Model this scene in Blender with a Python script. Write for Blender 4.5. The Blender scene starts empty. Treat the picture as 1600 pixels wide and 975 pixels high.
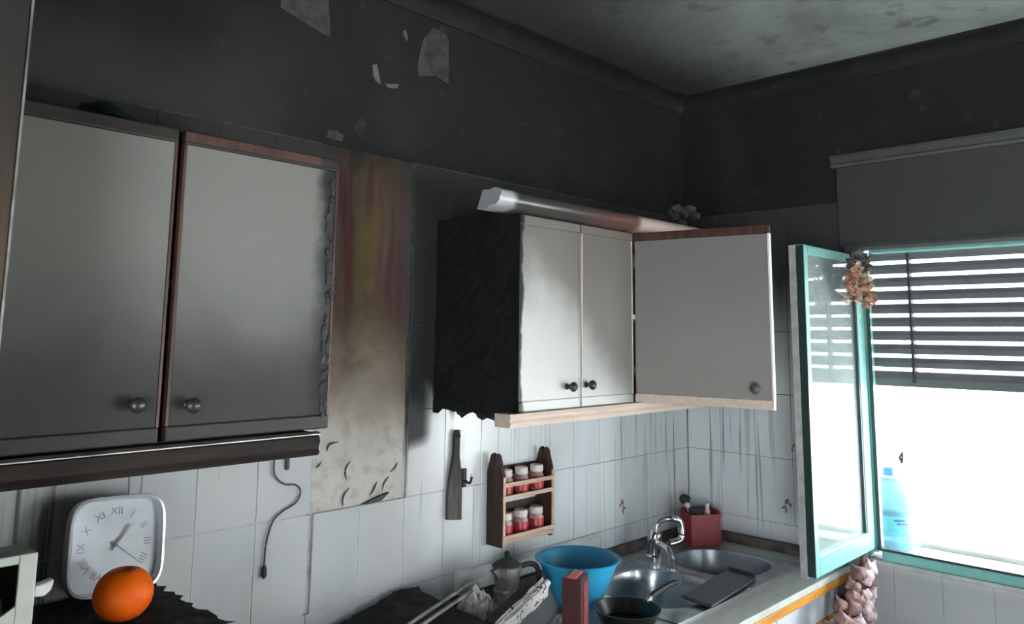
import bpy, bmesh, math, random
from mathutils import Vector, Matrix
random.seed(7)
scene = bpy.context.scene
COL = scene.collection
pi = math.pi

# ------------------------------------------------------------------ camera
def make_camera():
    yaw, pit, rol = math.radians(44.0303), math.radians(7.8071), math.radians(.6485)
    d = Vector((math.cos(yaw)*math.cos(pit), math.sin(yaw)*math.cos(pit), math.sin(pit)))
    rt = Vector((math.sin(yaw), -math.cos(yaw), 0)); up = rt.cross(d)
    R = rt*math.cos(rol)+up*math.sin(rol); U = -rt*math.sin(rol)+up*math.cos(rol)
    cam = bpy.data.cameras.new('camera'); o = bpy.data.objects.new('camera', cam); COL.objects.link(o)
    m = Matrix((R, U, -d)).transposed().to_4x4(); m.translation = Vector((-2.9266, -1.793, 1.6063))
    o.matrix_world = m
    cam.sensor_width = 36; cam.lens = 1218.316/1600*36; cam.sensor_fit = 'HORIZONTAL'
    cam.shift_y = -(487.5-356.27)/1600
    cam.clip_start = .02; cam.clip_end = 200
    scene.camera = o
make_camera()

# ------------------------------------------------------------------ world, sun, exposure
w = bpy.data.worlds.new('sky'); scene.world = w; w.use_nodes = True
bg = w.node_tree.nodes['Background']
bg.inputs[0].default_value = (.82, .92, 1.0, 1); bg.inputs[1].default_value = 14.0
sl = bpy.data.lights.new('sun', 'SUN'); sl.energy = 50; sl.angle = math.radians(3); sl.color = (1, .95, .87)
so = bpy.data.objects.new('sun', sl); COL.objects.link(so)
so.rotation_euler = Vector((.62, .12, -.78)).to_track_quat('-Z', 'Y').to_euler()
def portal(name, y0, y1, z0, z1):
    l = bpy.data.lights.new(name, 'AREA'); l.shape = 'RECTANGLE'; l.size = abs(y1-y0); l.size_y = z1-z0
    l.cycles.is_portal = True
    o = bpy.data.objects.new(name, l); COL.objects.link(o)
    o.location = (.1, (y0+y1)/2, (z0+z1)/2)
    o.rotation_euler = Matrix(((0, 0, 1), (1, 0, 0), (0, 1, 0))).to_euler()   # -Z looks to -x (into the room)
portal('window_portal', -.72, -1.95, .87, 1.95)
portal('balcony_portal', -2.7, -4.3, .0, 1.55)
TY0, TY1, TZ1 = -2.3, -3.65, 2.1      # wide terrace opening in the wall to the left of the camera
tl = bpy.data.lights.new('terrace_portal', 'AREA'); tl.shape = 'RECTANGLE'; tl.size = TY0-TY1; tl.size_y = TZ1; tl.cycles.is_portal = True
to = bpy.data.objects.new('terrace_portal', tl); COL.objects.link(to); to.location = (-4.5, (TY0+TY1)/2, TZ1/2)
to.rotation_euler = Matrix(((0, 0, -1), (-1, 0, 0), (0, 1, 0))).to_euler()   # -Z looks to +x (into the room)
FX0, FX1, FZ1 = -.85, -.35, 1.75      # unseen opening added behind the camera for fill light
fl = bpy.data.lights.new('fill_portal', 'AREA'); fl.shape = 'RECTANGLE'; fl.size = FX1-FX0; fl.size_y = FZ1; fl.cycles.is_portal = True
fo = bpy.data.objects.new('fill_portal', fl); COL.objects.link(fo); fo.location = ((FX0+FX1)/2, -4.5, FZ1/2); fo.rotation_euler = (pi/2, 0, 0)
vs = scene.view_settings
vs.view_transform = 'Standard'; vs.look = 'None'; vs.gamma = 1; vs.exposure = 0.18; vs.use_curve_mapping = False

# ------------------------------------------------------------------ node helpers
class NT:
    def __init__(s, name):
        s.m = bpy.data.materials.new(name); s.m.use_nodes = True
        s.nt = s.m.node_tree; s.b = s.nt.nodes['Principled BSDF']
        s._pos = None
    def n(s, t, **kw):
        x = s.nt.nodes.new(t)
        for k, v in kw.items(): setattr(x, k, v)
        return x
    def put(s, sock, v):
        if v is None: return
        if hasattr(v, 'is_output'): s.nt.links.new(v, sock)
        elif isinstance(v, (tuple, list)):
            sock.default_value = tuple(v)+((1,) if len(v) == 3 and sock.type == 'RGBA' else ())
        else: sock.default_value = v
    def pos(s):
        if not s._pos: s._pos = s.n('ShaderNodeNewGeometry').outputs['Position']
        return s._pos
    def obj(s): return s.n('ShaderNodeTexCoord').outputs['Object']
    def xyz(s, vec=None):
        x = s.n('ShaderNodeSeparateXYZ'); s.put(x.inputs[0], vec or s.pos()); return x.outputs
    def scaled(s, sc, vec=None):
        x = s.n('ShaderNodeMapping'); s.put(x.inputs['Vector'], vec or s.pos()); x.inputs['Scale'].default_value = sc; return x.outputs[0]
    def noise(s, scale=5, vec=None, detail=4, rough=.55, dist=0):
        x = s.n('ShaderNodeTexNoise'); s.put(x.inputs['Vector'], vec or s.pos())
        x.inputs['Scale'].default_value = scale; x.inputs['Detail'].default_value = detail
        x.inputs['Roughness'].default_value = rough; x.inputs['Distortion'].default_value = dist
        return x.outputs['Fac']
    def ma(s, op, a, b=0.0, c=0.0, clamp=False):
        x = s.n('ShaderNodeMath', operation=op); x.use_clamp = clamp
        s.put(x.inputs[0], a); s.put(x.inputs[1], b); s.put(x.inputs[2], c); return x.outputs[0]
    def rng(s, v, a, b, c=0.0, d=1.0, smooth=True):
        x = s.n('ShaderNodeMapRange'); x.interpolation_type = 'SMOOTHSTEP' if smooth else 'LINEAR'; x.clamp = True
        s.put(x.inputs[0], v)
        for i, q in enumerate((a, b, c, d)): x.inputs[1+i].default_value = q
        return x.outputs[0]
    def mix(s, f, a, b):
        x = s.n('ShaderNodeMix', data_type='RGBA'); s.put(x.inputs[0], f); s.put(x.inputs[6], a); s.put(x.inputs[7], b); return x.outputs[2]
    def rand(s): return s.n('ShaderNodeObjectInfo').outputs['Random']
    def bump(s, h, st=.3, dist=.01):
        x = s.n('ShaderNodeBump'); x.inputs['Strength'].default_value = st; x.inputs['Distance'].default_value = dist
        s.put(x.inputs['Height'], h); s.nt.links.new(x.outputs[0], s.b.inputs['Normal'])
    def done(s, col=None, rough=.5, metal=0.0, spec=None):
        s.put(s.b.inputs['Base Color'], col); s.put(s.b.inputs['Roughness'], rough); s.put(s.b.inputs['Metallic'], metal)
        if spec is not None: s.put(s.b.inputs['Specular IOR Level'], spec)
        return s.m
def simple(name, col, rough=.5, metal=0.0, var=.12, scale=30, bump=0.0, spec=None, dark=None):
    t = NT(name); o = t.obj()
    n = t.noise(scale, o, 3)
    c2 = dark or tuple(c*(1-var*2) for c in col)
    t.b_ = t.mix(t.rng(n, .35, .7), col, c2)
    if bump: t.bump(n, bump, .004)
    return t.done(t.b_, rough, metal, spec)

SOOT = (.016, .0158, .0156)
M = {}
def build_materials():
    # sooty plaster
    t = NT('sooty_plaster'); n = t.noise(2.2, None, 6, .6, .4); n2 = t.noise(14, None, 4)
    c = t.mix(t.rng(n, .42, .75), (.0155, .0155, .0155), (.027, .027, .028))
    c = t.mix(t.rng(n2, .62, .78), c, (.045, .045, .045)); 
    x, y, z = t.xyz()[0:3]
    c = t.mix(t.ma('MULTIPLY', t.rng(x, -1.9, -2.3), t.rng(z, 2.35, 2.1, 0, .8)), c, (.055, .055, .062))
    t.bump(n2, .25, .01); M['plaster'] = t.done(c, .7, 0, .18)
    # window wall plaster: soot lighter downwards
    t = NT('sooty_window_wall'); n = t.noise(2.5, None, 5); n2 = t.noise(18, None, 3); x, y, z = t.xyz()[0:3]
    zz = t.ma('ADD', z, t.ma('MULTIPLY', t.ma('SUBTRACT', n, .5), .35))
    c = t.mix(t.rng(zz, 1.0, 2.0), (.25, .248, .255), (.05, .05, .05))
    c = t.mix(t.rng(n2, .55, .8, 0, .35), c, (.05, .05, .05))
    t.bump(n2, .2, .008); M['wallright'] = t.done(c, .7, 0, .25)
    # ceiling
    t = NT('sooty_ceiling'); n = t.noise(1.6, None, 6, .6, .6); n2 = t.noise(9, None, 5); x, y, z = t.xyz()[0:3]
    near = t.rng(x, -1.5, -.35)
    far = t.rng(y, -.1, -.75)
    f = t.ma('MULTIPLY', t.ma('MULTIPLY', near, far), t.rng(n, .3, .6, .45, 1))
    c = t.mix(f, (.045, .045, .045), (.33, .365, .35))
    c = t.mix(t.rng(n2, .56, .72, 0, .5), c, (.03, .03, .03))
    t.bump(n2, .3, .01); M['ceiling'] = t.done(c, .7, 0, .25)
    # tiles
    def tile(name, right):
        t = NT(name); x, y, z = t.xyz()[0:3]
        u = y if right else x
        cv = t.n('ShaderNodeCombineXYZ'); t.put(cv.inputs[0], t.ma('MULTIPLY', u, 1)); t.put(cv.inputs[2], z); cv = cv.outputs[0]
        st1 = t.noise(1, t.scaled((20, 1, .9), cv), 3, .5)
        st2 = t.noise(1, t.scaled((52, 1, 1.5), cv), 2, .5)
        blo = t.noise(4, cv, 5)
        clean = t.mix(t.rand(), (.70, .73, .76), (.75, .755, .76))
        clean = t.mix(t.rng(blo, .4, .75, 0, .4), clean, (.56, .58, .56))
        zn = t.ma('ADD', z, t.ma('MULTIPLY', t.ma('SUBTRACT', st1, .5), .22))
        if right:
            top = t.rng(zn, 1.33, 1.88, 0, .97)
            grad = t.rng(z, .85, 1.3, .4, .75)
            dim = t.rng(z, .90, .80, .04, .52)
        else:
            top = t.rng(zn, 1.33, 1.46, 0, .985)
            top = t.ma('MAXIMUM', top, t.ma('MULTIPLY', t.rng(t.ma('ADD', x, t.ma('MULTIPLY', t.ma('SUBTRACT', st1, .5), .25)), -2.18, -2.42), t.rng(st2, .25, .6, .98, .55)))
            smud = t.ma('MULTIPLY', t.rng(x, -1.36, -1.44), t.rng(x, -1.56, -1.5))
            top = t.ma('MAXIMUM', top, t.ma('MULTIPLY', smud, t.rng(t.ma('ADD', z, t.ma('MULTIPLY', blo, .1)), 1.27, 1.37, 0, .97)))
            grad = t.rng(z, .95, 1.36, .42, .85)
            grad = t.ma('MAXIMUM', grad, t.rng(x, -.55, -.1, 0, .7))
            grad = t.ma('MULTIPLY', grad, t.ma('SUBTRACT', 1.0, t.ma('MULTIPLY', t.rng(x, -1.2, -1.05), t.rng(x, -.5, -.62, 0, .75))))
            dim = t.ma('ADD', t.rng(x, -.62, -.45, .0, .12), t.rng(x, -1.05, -1.6, 0, .60))  # painted dimming: sash shade in the corner, greyer towards the left
        s = t.ma('MULTIPLY', t.ma('MAXIMUM', t.rng(st1, .56, .74, 0, .7), t.rng(st2, .58, .70, 0, 1)), grad)
        f = t.ma('MAXIMUM', t.ma('MAXIMUM', s, top), dim)
        c = t.mix(f, clean, (.026, .0255, .0255))
        r = t.rng(f, .2, .9, .22, .7)
        return t.done(c, r, 0, t.rng(f, .4, .95, .45, .12))
    M['tile'] = tile('white_tile_streaked', False); M['tile_r'] = tile('grey_tile_streaked', True)
    # grout behind the tiles
    t = NT('sooty_grout'); n = t.noise(30, None, 3); x, y, z = t.xyz()[0:3]
    c = t.mix(t.rng(z, 1.2, 1.38), (.36, .36, .36), (.04, .04, .04)); c = t.mix(t.rng(n, .45, .75, 0, .5), c, (.12, .115, .11))
    M['grout'] = t.done(c, .85)
    # bare mortar strip
    t = NT('bare_mortar'); x, y, z = t.xyz()[0:3]; n = t.noise(7, None, 6, .6, .5); n2 = t.noise(28, None, 4)
    st = t.noise(1, t.scaled((26, 1, 2.2)), 3, .5)
    zn = t.ma('ADD', z, t.ma('MULTIPLY', t.ma('SUBTRACT', n, .5), .30))
    c = t.mix(t.rng(n2, .45, .7), (.37, .352, .332), (.29, .272, .255))
    c = t.mix(t.rng(zn, 1.24, 1.50), c, (.20, .165, .135))
    c = t.mix(t.rng(zn, 1.48, 1.66), c, (.085, .062, .048))
    c = t.mix(t.ma('MULTIPLY', t.rng(zn, 1.6, 1.74), t.rng(st, .42, .56)), c, (.075, .032, .036))
    mid = t.ma('MULTIPLY', t.rng(x, -1.72, -1.66), t.rng(x, -1.57, -1.63))
    c = t.mix(t.ma('MULTIPLY', t.ma('MULTIPLY', mid, t.rng(zn, 1.45, 1.6)), t.rng(n, .38, .6, .2, .9)), c, (.10, .078, .036))
    edge = t.ma('MAXIMUM', t.rng(x, -1.755, -1.79), t.rng(x, -1.545, -1.51))
    c = t.mix(t.ma('MULTIPLY', edge, t.rng(zn, 1.5, 1.8, 0, .75)), c, (.07, .07, .07))
    c = t.mix(t.rng(zn, 2.0, 2.15), c, (.03, .028, .027))
    t.bump(n2, .5, .006); M['mortar'] = t.done(c, .9, 0, .1)
    # cabinet doors
    t = NT('sooty_laminate'); x, y, z = t.xyz()[0:3]; n = t.noise(3, None, 5); n2 = t.noise(20, None, 3)
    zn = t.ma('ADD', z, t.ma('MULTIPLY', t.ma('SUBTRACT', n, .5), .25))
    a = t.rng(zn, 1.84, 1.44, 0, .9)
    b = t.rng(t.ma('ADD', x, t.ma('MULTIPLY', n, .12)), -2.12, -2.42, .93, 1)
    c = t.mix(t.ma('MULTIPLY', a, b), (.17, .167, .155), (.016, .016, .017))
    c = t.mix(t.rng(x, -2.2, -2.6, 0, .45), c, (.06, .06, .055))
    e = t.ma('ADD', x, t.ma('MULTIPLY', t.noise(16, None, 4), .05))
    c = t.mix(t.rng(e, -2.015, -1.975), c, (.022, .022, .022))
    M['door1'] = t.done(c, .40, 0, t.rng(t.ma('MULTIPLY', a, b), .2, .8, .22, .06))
    t = NT('scorched_shaded_cream_laminate'); x, y, z = t.xyz()[0:3]; n = t.noise(5, None, 5); n2 = t.noise(24, None, 3)
    c = t.mix(t.rng(t.ma('ADD', z, t.ma('MULTIPLY', n, .3)), 1.75, 2.1, 0, .75), (.54, .54, .525), (.18, .168, .155))
    e = t.ma('ADD', x, t.ma('MULTIPLY', t.ma('SUBTRACT', t.noise(9, None, 4), .5), .05))
    sm = t.ma('MULTIPLY', t.rng(e, -1.31, -1.39, 0, .5), t.rng(z, 1.6, 1.8))
    c = t.mix(sm, c, (.15, .15, .16))
    shade = t.rng(t.ma('ADD', t.ma('ADD', t.ma('MULTIPLY', t.ma('SUBTRACT', x, -1.13), .9), t.ma('SUBTRACT', z, 1.55)), t.ma('MULTIPLY', t.ma('SUBTRACT', n, .5), .2)), -.02, .16, 0, .8)  # diagonal shade of the open third door, painted into the laminate
    c = t.mix(shade, c, (.15, .13, .115))
    c = t.mix(t.rng(e, -1.372, -1.384), c, (.016, .016, .016))
    M['door2'] = t.done(c, .4, 0, .25)
    t = NT('shaded_cream_laminate'); n = t.noise(3, None, 5); n2 = t.noise(40, None, 2); x, y, z = t.xyz()[0:3]
    c = t.mix(t.rng(t.ma('ADD', z, t.ma('MULTIPLY', n, .3)), 1.6, 2.1), (.26, .245, .232), (.20, .192, .185)); c = t.mix(t.rng(n2, .66, .75, 0, .3), c, (.2, .18, .17))  # darker copy of the cream laminate for the shaded open door
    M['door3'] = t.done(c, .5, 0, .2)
    # wood
    def wood(name, a, b, soot_z=None, rough=.5, sc=(6, 6, 60), amt=.95, spec=.25):
        t = NT(name); n = t.noise(1, t.scaled(sc), 4, .5, .6); c = t.mix(t.rng(n, .35, .7), a, b)
        if soot_z:
            x, y, z = t.xyz()[0:3]; n3 = t.noise(6, None, 4)
            c = t.mix(t.rng(t.ma('ADD', z, t.ma('MULTIPLY', t.ma('SUBTRACT', n3, .5), .2)), soot_z[0], soot_z[1], 0, amt), c, (.02, .019, .018))
        t.bump(n, .12, .003); return t.done(c, rough, 0, spec)
    M['wood_trim'] = wood('reddish_wood_trim', (.085, .042, .034), (.05, .026, .022), None, .4, (60, 60, 6))
    M['wood_dark'] = wood('soot_brown_wood', (.028, .021, .019), (.017, .014, .013), None, .5, (6, 60, 60))
    M['wood_tall'] = wood('brown_frame_wood', (.085, .058, .038), (.055, .037, .026), (1.55, 2.0), .5, (50, 50, 4))
    M['wood_visor'] = wood('pale_scorched_wood', (.64, .53, .46), (.58, .46, .39), None, .4, (5, 60, 60))
    M['wood_rail'] = wood('pale_rail_wood', (.56, .40, .31), (.44, .29, .22), None, .5, (8, 60, 60))
    M['wood_orange'] = wood('orange_edge_wood', (.62, .28, .05), (.45, .19, .04), None, .4, (6, 60, 60))
    M['rack_wood'] = wood('dark_rack_wood', (.055, .022, .018), (.022, .013, .012), None, .4, (40, 40, 5))
    M['paddle'] = wood('dark_paddle_shadow', (.075, .066, .058), (.035, .032, .03), (1.12, 1.24), .6, (60, 60, 6))
    t = NT('char'); n = t.noise(38, None, 5); n2 = t.noise(9, None, 4)
    v = t.n('ShaderNodeTexVoronoi'); v.inputs['Scale'].default_value = 45; t.put(v.inputs['Vector'], t.pos())
    c = t.mix(t.rng(n2, .5, .8), (.024, .024, .0245), (.038, .038, .039)); c = t.mix(t.rng(n, .68, .78, 0, .6), c, (.09, .09, .095))
    t.bump(v.outputs[0], .5, .006); M['char'] = t.done(c, .6, 0, .3)
    t = NT('lit_cornice_paint'); x, y, z = t.xyz()[0:3]; n = t.noise(14, None, 5)
    c = t.mix(t.rng(t.ma('ADD', x, t.ma('MULTIPLY', n, .06)), -1.43, -1.40), (.40, .40, .41), (.045, .042, .042))
    c = t.mix(t.rng(x, -1.2, -.98), c, (.13, .06, .05)); c = t.mix(t.rng(x, -.9, -.86), c, (.55, .43, .38))  # pale right end paints window light on the cornice
    M['cornice'] = t.done(c, .28, 0, .6)
    M['knob'] = simple('dark_knob', (.04, .038, .036), .3, .3)
    M['knob_grey'] = simple('grey_knob', (.10, .095, .09), .45, .2)
    M['chrome'] = simple('chrome', (.80, .80, .82), .12, 1.0, .1, 40)
    M['steel'] = simple('stainless_steel', (.56, .60, .64), .24, 1.0, .1, 60)
    M['dirtysteel'] = simple('grimy_steel', (.42, .45, .49), .36, .9, .2, 6, dark=(.26, .26, .27))
    M['slate'] = simple('dark_slate_board', (.045, .055, .065), .32, 0, .12, 8)
    M['worktop'] = simple('grey_green_worktop', (.50, .52, .49), .35, 0, .1, 60)
    M['upstand'] = simple('grimy_upstand', (.14, .115, .095), .6, 0, .3, 18, dark=(.03, .027, .025))
    M['white'] = simple('white_plastic', (.72, .73, .71), .4, 0, .06, 20)
    M['whitegreen'] = simple('smoked_white_plastic', (.52, .55, .50), .45, 0, .1, 12)
    M['silver'] = simple('silver_bezel', (.80, .82, .85), .22, .55, .05, 30)
    M['dial'] = simple('clock_dial', (.44, .465, .50), .5, 0, .06, 20)
    M['dialink'] = simple('clock_ink', (.22, .23, .26), .6)
    M['black'] = simple('black_plastic', (.014, .014, .015), .6)
    M['blackrough'] = simple('burnt_black', (.016, .0155, .0155), .7, 0, .3, 22, .5, dark=(.05, .047, .045))
    t = NT('orange_peel'); n = t.noise(90, t.obj(), 2); n2 = t.noise(16, t.obj(), 3)
    t.bump(n, .35, .002); M['orange'] = t.done(t.mix(t.rng(n2, .35, .7), (.66, .105, .003), (.52, .06, .003)), .5, 0, .15)
    M['green'] = simple('stem_green', (.10, .12, .03), .7)
    M['tan'] = simple('tan_bundle', (.30, .24, .15), .8, 0, .2, 20)
    M['maroon'] = simple('maroon_band', (.18, .02, .03), .7)
    M['jarred'] = simple('red_spice', (.46, .035, .04), .35, 0, .2, 40)
    M['jarlid'] = simple('pale_jar_lid', (.62, .55, .52), .4, 0, .15, 40)
    M['jarglass'] = simple('smoked_jar_glass', (.50, .30, .28), .2, 0, .2, 40)
    M['blue'] = simple('blue_plastic', (.028, .31, .53), .4, 0, .04, 6)
    M['carton'] = simple('shaded_red_carton', (.06, .010, .012), .4, 0, .12, 14)  # carton red darkened in the colour for the shaded side
    M['cartonlit'] = simple('lit_red_carton', (.66, .09, .09), .35, 0, .12, 40)  # same red brightened in the colour for the lit side
    M['redcaddy'] = simple('dull_red_plastic', (.28, .035, .045), .42, 0, .1, 10)
    M['pan'] = simple('burnt_pan', (.012, .011, .011), .35, .2, .2, 20)
    M['ash'] = simple('pale_ash', (.46, .435, .41), .95, 0, .3, 26, .8, dark=(.16, .15, .14))
    t = NT('speckled_ash_board'); n = t.noise(60, t.obj(), 4); t.bump(n, .6, .004)
    M['ashboard'] = t.done(t.mix(t.rng(n, .56, .64), (.55, .52, .52), (.03, .03, .03)), .9)
    M['greymetal'] = simple('smoked_metal', (.34, .33, .32), .45, .7, .25, 20)
    t = NT('teal_aluminium'); n = t.noise(40, None, 2); M['teal'] = t.done(t.mix(t.rng(n, .3, .7), (.20, .46, .42), (.17, .41, .38)), .35, .15)
    M['tealdark'] = simple('dark_green_gasket_shade', (.012, .035, .033), .4)
    M['greystrip'] = simple('pale_grey_seal', (.42, .43, .41), .5)
    t = NT('slat_grey'); n = t.noise(20, None, 3); M['slat'] = t.done(t.mix(t.rng(n, .3, .7), (.13, .13, .14), (.11, .11, .118)), .5)
    M['cord'] = simple('dark_cord', (.03, .035, .04), .7)
    M['petal'] = simple('dried_petal', (.62, .36, .24), .8, 0, .25, 60, dark=(.32, .16, .11))
    M['petal2'] = simple('cream_petal', (.66, .56, .42), .8, 0, .25, 60)
    M['petal3'] = simple('grey_petal', (.16, .14, .13), .85, 0, .25, 60)
    M['garlic'] = simple('garlic_skin', (.66, .54, .54), .6, 0, .15, 40, .3, dark=(.42, .26, .28))
    M['garlic_s'] = simple('smoked_garlic_skin', (.33, .19, .17), .7, 0, .2, 40, .3, dark=(.16, .08, .07))
    M['straw'] = simple('brown_straw', (.16, .08, .05), .85)
    M['hookwhite'] = simple('white_hook', (.75, .72, .68), .35)
    t = NT('exterior_white'); n = t.noise(2, None, 3); M['exterior'] = t.done(t.mix(t.rng(n, .3, .7), (.80, .82, .82), (.76, .79, .79)), .8)
    M['ledge'] = simple('pale_ledge', (.66, .66, .64), .8, 0, .08, 8)
    M['ledgeedge'] = simple('brown_ledge_edge', (.36, .33, .30), .8, 0, .1, 10)
    M['bluecap'] = simple('blue_cap', (.05, .22, .5), .4)
    M['labelteal'] = simple('teal_label', (.10, .42, .48), .5)
    M['labelblue'] = simple('blue_print', (.03, .10, .32), .5)
    t = NT('clear_jug'); t.done((.16, .34, .42), .2); t.b.inputs['Transmission Weight'].default_value = .25; t.b.inputs['IOR'].default_value = 1.1; M['jug'] = t.m
    # window glass: reflection by Fresnel, otherwise see-through
    t = NT('window_glass'); fr = t.n('ShaderNodeFresnel'); fr.inputs[0].default_value = 1.7
    tr = t.n('ShaderNodeBsdfTransparent'); tr.inputs[0].default_value = (.86, .91, .90, 1)
    gl = t.n('ShaderNodeBsdfGlossy'); gl.inputs['Roughness'].default_value = .03
    mx = t.n('ShaderNodeMixShader'); t.nt.links.new(fr.outputs[0], mx.inputs[0]); t.nt.links.new(tr.outputs[0], mx.inputs[1]); t.nt.links.new(gl.outputs[0], mx.inputs[2])
    df = t.n('ShaderNodeBsdfDiffuse'); df.inputs[0].default_value = (.62, .72, .71, 1)
    m2 = t.n('ShaderNodeMixShader'); t.put(m2.inputs[0], t.rng(t.noise(3, None, 2), .2, .8, .24, .30)); t.nt.links.new(mx.outputs[0], m2.inputs[1]); t.nt.links.new(df.outputs[0], m2.inputs[2])
    t.nt.links.new(m2.outputs[0], t.nt.nodes['Material Output'].inputs[0]); M['glass'] = t.m
    t = NT('clock_cover'); fr = t.n('ShaderNodeFresnel'); fr.inputs[0].default_value = 1.12
    tr = t.n('ShaderNodeBsdfTransparent'); gl = t.n('ShaderNodeBsdfGlossy'); gl.inputs['Roughness'].default_value = .08
    mx = t.n('ShaderNodeMixShader'); t.nt.links.new(fr.outputs[0], mx.inputs[0]); t.nt.links.new(tr.outputs[0], mx.inputs[1]); t.nt.links.new(gl.outputs[0], mx.inputs[2])
    t.nt.links.new(mx.outputs[0], t.nt.nodes['Material Output'].inputs[0]); M['cover'] = t.m
    M['roomwall'] = simple('smoked_room_wall', (.16, .155, .15), .8, 0, .2, 3)
    M['floor'] = simple('dusty_floor_tile', (.30, .27, .24), .5, 0, .15, 5)
    M['motif'] = simple('tile_motif', (.20, .14, .09), .6)
    M['flake'] = simple('peeled_paint', (.05, .05, .052), .7, 0, .3, 30, .4)
    M['flakelight'] = simple('light_peeled_paint', (.13, .13, .13), .7, 0, .2, 30, .4)
    M['basewhite'] = simple('white_cabinet_door', (.66, .70, .74), .35, 0, .04, 8)
    M['tealrag'] = simple('sooty_teal_plastic', (.05, .10, .10), .35, 0, .3, 16)
    M['sootgrey'] = simple('soot_grey_paint', (.075, .075, .076), .55, 0, .1, 6)
    M['sootyvase'] = simple('sooty_dried_bunch', (.055, .055, .055), .8, 0, .3, 30, .5)
    M['pink'] = simple('dusky_pink_plastic', (.42, .25, .32), .4)
build_materials()

# ------------------------------------------------------------------ mesh helpers
BASE = {}
def finish(o, parent):
    if parent is not None: o.parent = parent
    COL.objects.link(o); return o
def obj(name, bm, mat, parent=None, smooth=False, local=False):
    """bm in world coordinates (or in the parent's own frame when local)"""
    b = Vector((0, 0, 0)) if (parent is None or local) else BASE.get(parent.name, Vector((0, 0, 0)))
    bm.normal_update()
    if b.length: bmesh.ops.translate(bm, verts=bm.verts, vec=-b)
    me = bpy.data.meshes.new(name); bm.to_mesh(me); bm.free()
    if smooth:
        for p in me.polygons: p.use_smooth = True
        try: me.set_sharp_from_angle(angle=math.radians(38))
        except Exception: pass
    me.materials.append(mat if not isinstance(mat, str) else M[mat])
    o = bpy.data.objects.new(name, me); finish(o, parent); BASE[o.name] = b; return o
def thing(name, label, cat, loc=(0, 0, 0), group=None, rot=None):
    o = bpy.data.objects.new(name, None); COL.objects.link(o); o.location = loc; o.empty_display_size = .05
    if rot: o.rotation_euler = rot
    o['label'] = label; o['category'] = cat
    if group: o['group'] = group
    BASE[o.name] = Vector(loc); return o
def tag(o, label, cat, group=None):
    o['label'] = label; o['category'] = cat
    if group: o['group'] = group
    return o
def struct(name, bm, mat, parent=None, smooth=False):
    o = obj(name, bm, mat, parent, smooth)
    if parent is None: o['kind'] = 'structure'
    return o
def box(x0, x1, y0, y1, z0, z1, bev=0.0, bm=None, seg=2):
    b = bmesh.new()
    bmesh.ops.create_cube(b, size=1)
    bmesh.ops.scale(b, vec=(abs(x1-x0), abs(y1-y0), abs(z1-z0)), verts=b.verts)
    bmesh.ops.translate(b, vec=((x0+x1)/2, (y0+y1)/2, (z0+z1)/2), verts=b.verts)
    if bev: bmesh.ops.bevel(b, geom=b.edges[:], offset=bev, segments=seg, affect='EDGES', profile=.5)
    if bm is None: return b
    return join(bm, b)
def join(a, b):
    me = bpy.data.meshes.new('t'); b.to_mesh(me); b.free(); a.from_mesh(me); bpy.data.meshes.remove(me); return a
def xf(bm, m):
    bmesh.ops.transform(bm, matrix=m, verts=bm.verts); return bm
def lathe(prof, c=(0, 0, 0), n=24, axis='z', bm=None, closed=True):
    b = bm or bmesh.new(); rings = []
    for r, h in prof:
        ring = []
        for i in range(n):
            a = 2*pi*i/n; p = Vector((r*math.cos(a), r*math.sin(a), h))
            if axis == 'y': p = Vector((p.x, -p.z, p.y))
            if axis == 'x': p = Vector((p.z, p.x, p.y))
            ring.append(b.verts.new(p+Vector(c)))
        rings.append(ring)
    for A, B in zip(rings, rings[1:]):
        for i in range(n): b.faces.new((A[i], A[(i+1) % n], B[(i+1) % n], B[i]))
    if closed:
        if prof[0][0] > 1e-6: b.faces.new(list(reversed(rings[0])))
        if prof[-1][0] > 1e-6: b.faces.new(rings[-1])
    return b
def tube(pts, r, n=8, bm=None, cyc=False):
    b = bm or bmesh.new(); pts = [Vector(p) for p in pts]; rings = []; L = len(pts)
    rr = r if isinstance(r, (list, tuple)) else [r]*L
    up = Vector((0, 0, 1))
    for i, p in enumerate(pts):
        a = pts[(i-1) % L] if (cyc or i > 0) else p; c = pts[(i+1) % L] if (cyc or i < L-1) else p
        t = (c-a).normalized()
        u = t.cross(up)
        if u.length < .1: u = t.cross(Vector((1, 0, 0)))
        u.normalize(); v = u.cross(t)
        rings.append([b.verts.new(p+(u*math.cos(2*pi*k/n)+v*math.sin(2*pi*k/n))*rr[i]) for k in range(n)])
    pr = list(zip(rings, rings[1:]))+([(rings[-1], rings[0])] if cyc else [])
    for A, B in pr:
        for k in range(n): b.faces.new((A[k], A[(k+1) % n], B[(k+1) % n], B[k]))
    if not cyc:
        b.faces.new(list(reversed(rings[0]))); b.faces.new(rings[-1])
    bmesh.ops.recalc_face_normals(b, faces=b.faces); return b
def smoothpath(pts, k=6):
    P = [Vector(p) for p in pts]; out = []
    for i in range(len(P)-1):
        p0, p1, p2, p3 = P[max(i-1, 0)], P[i], P[i+1], P[min(i+2, len(P)-1)]
        for j in range(k):
            t = j/k
            out.append(.5*((2*p1)+(p2-p0)*t+(2*p0-5*p1+4*p2-p3)*t*t+(3*p1-p0-3*p2+p3)*t**3))
    return out+[P[-1]]
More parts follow.
